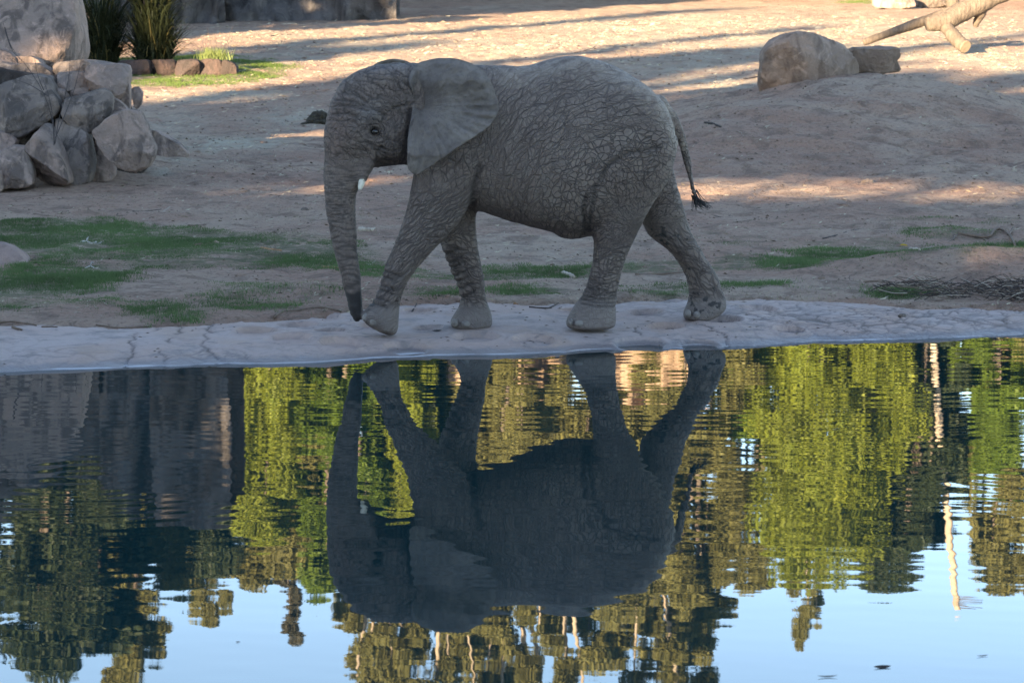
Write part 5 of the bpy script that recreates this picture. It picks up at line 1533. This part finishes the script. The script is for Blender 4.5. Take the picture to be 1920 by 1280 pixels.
stick('stick', 'dark low branch on the soil right of the far hind leg', 'stick', [(1542, 444), (1570, 440), (1600, 431), (1612, 428)], 3.5, 'dark')
stick('stick', 'pale thin stick on bare soil right of the elephant', 'stick', [(1455, 449), (1478, 449), (1500, 452)], 2.5, 'pale')
stick('wood_chip', 'pale wood chip beside the yellow leaf', 'wood', [(1707, 466), (1714, 465), (1724, 468)], 7, 'pale', [([(1722, 466), (1738, 461), (1752, 458)], 3)])
stick('stick', 'thin dark stick on the far soil beyond the elephant head', 'stick', [(508, 73), (525, 69), (546, 70)], 3, 'dark')
stick('stick', 'brown branch on the sunlit ground beyond the elephant rump', 'stick', [(1205, 124), (1235, 121), (1256, 112)], 2.5, 'brown')
stick('stick', 'small brown stick at the very top of the sunlit ground', 'stick', [(1068, 101), (1092, 98), (1115, 91)], 2.5, 'brown')
stick('twig', 'thin twig on the soil right of the tail tuft', 'twig', [(1338, 402), (1360, 404), (1372, 400)], 2.5, 'dark')
stick('stick', 'dark root lying across the foot of the dirt mound', 'root', [(1322, 232), (1338, 238), (1352, 247)], 5, 'dark')
stick('stick', 'dark stick beside the big tan boulder', 'stick', [(1395, 148), (1410, 146), (1424, 144)], 4, 'dark')
stick('stick', 'brown curved stick on the near mound at the right', 'stick', [(1578, 525), (1590, 520), (1594, 512)], 2.5, 'brown')
stick('stick', 'pale upright looking twig on the near mound', 'twig', [(1698, 520), (1702, 514), (1704, 508)], 2.5, 'pale')
stick('stick', 'brown stick on the near soil left of the brushwood', 'stick', [(1624, 541), (1636, 545), (1645, 549)], 3, 'brown')
stick('bark_piece', 'orange brown crumb of bark behind the far front foot', 'bark', [(964, 574), (971, 573), (979, 571)], 5, 'orange')
stick('twig', 'dark twig on the pale bank under the belly', 'twig', [(770, 579), (778, 574), (781, 568)], 3, 'dark')

def leaf(name, label, u, v, L, W, mat, tilt, z=None, rz=0.3):
    g = ground_at(u, v) if z is None else np.append(at(u, v, 1)[:2] * 0, z)
    if z is not None:
        r = ray(u, v); k = (z - CAM_H) / r[2]; g = np.array([r[0] * k, r[1] * k, z])
    else:
        g[2] = float((soil_z if soil_side(g[:1], g[1:2])[0] > 0 else bank_z)(g[:1], g[1:2])[0]) + .004
    V, F = [], []
    for i in range(9):
        f = i / 8; w = W / 2 * math.sin(math.pi * min(1, f * .96 + .02)) ** .8; x = L * (f - .5)
        zz = .18 * L * (2 * f - 1) ** 2 * .4
        V += [(x, -w, zz + w * .25), (x, 0, zz), (x, w, zz + w * .25)]
    F = [(3 * i + j, 3 * i + 3 + j, 3 * i + 4 + j, 3 * i + 1 + j) for i in range(8) for j in (0, 1)]
    mb = MB(); mb.add(V, F); o = mb.build(name, mat)
    o.location = g; o.rotation_euler = (tilt, 0.0, rz)
    return tag(o, label, 'leaf')
M_YL = m_leaf('yellow_leaf', (.62, .40, .04), (.5, .3, .03), .3); M_BL = m_leaf('dead_leaf', (.03, .024, .02), (.05, .035, .025), .1)
leaf('leaf', 'bright yellow fallen leaf on the grass at the right', 1694, 456, .085, .045, M_YL, .9)
leaf('leaf', 'small black leaf on the pale bank between the front feet', 819, 618, .075, .03, M_BL, .3)
leaf('leaf', 'curled dark leaf floating near the bottom right of the pond', 1654, 1250, .07, .02, M_BL, .5, .002, .2)
leaf('leaf', 'flat dark leaf floating at the bottom edge of the pond', 1551, 1268, .08, .016, M_BL, .1, .002, .1)
leaf('leaf', 'small dark leaf floating right of the mirrored pole', 1842, 1229, .05, .012, M_BL, .1, .002)
leaf('leaf', 'tiny dark leaf floating on the mirrored sky at the lower left', 446, 1203, .02, .010, M_BL, .2, .002)
leaf('leaf', 'thin pale leaf floating on the shaded water at the left', 144, 931, .06, .012, M_YL, .0, .002, 0)

def brushwood():
    c = ground_at(1800, 556)
    root = empty('brushwood_heap', c.tolist()); tag(root, 'heap of broken twigs and brushwood at the foot of the near mound', 'twigs')
    r = random.Random(12)
    for nm, mat, n in (('twigs', 'dark', 330), ('dry_twigs', 'brown', 170), ('bleached_twigs', 'pale', 110)):
        mb = MB()
        for i in range(n):
            u = 1930 - 290 * r.random() ** 1.5 if r.random() < .85 else r.uniform(1760, 2000)
            g = ground_at(u, r.uniform(535, 566) - 8 * (u < 1740))
            L = r.uniform(.05, .28); a = r.uniform(-.9, .9) + (math.pi if r.random() < .5 else 0); e = r.uniform(-.1, .45)
            d = np.array([math.cos(a) * math.cos(e), math.sin(a) * math.cos(e), math.sin(e)])
            p = np.append(g[:2], float(soil_z(g[:1], g[1:2])[0]) + r.uniform(0, .07)) - c
            k = np.array([r.uniform(-.02, .02) for _ in range(3)])
            rad = r.uniform(.0022, .0052)
            mb.tube(spline([p - d * L / 2, p + k, p + d * L / 2], 5), np.linspace(rad, rad * .6, 5), 5, False, .1)
        o = mb.build(nm, M_STK[mat], root); o['kind'] = 'stuff'
brushwood()
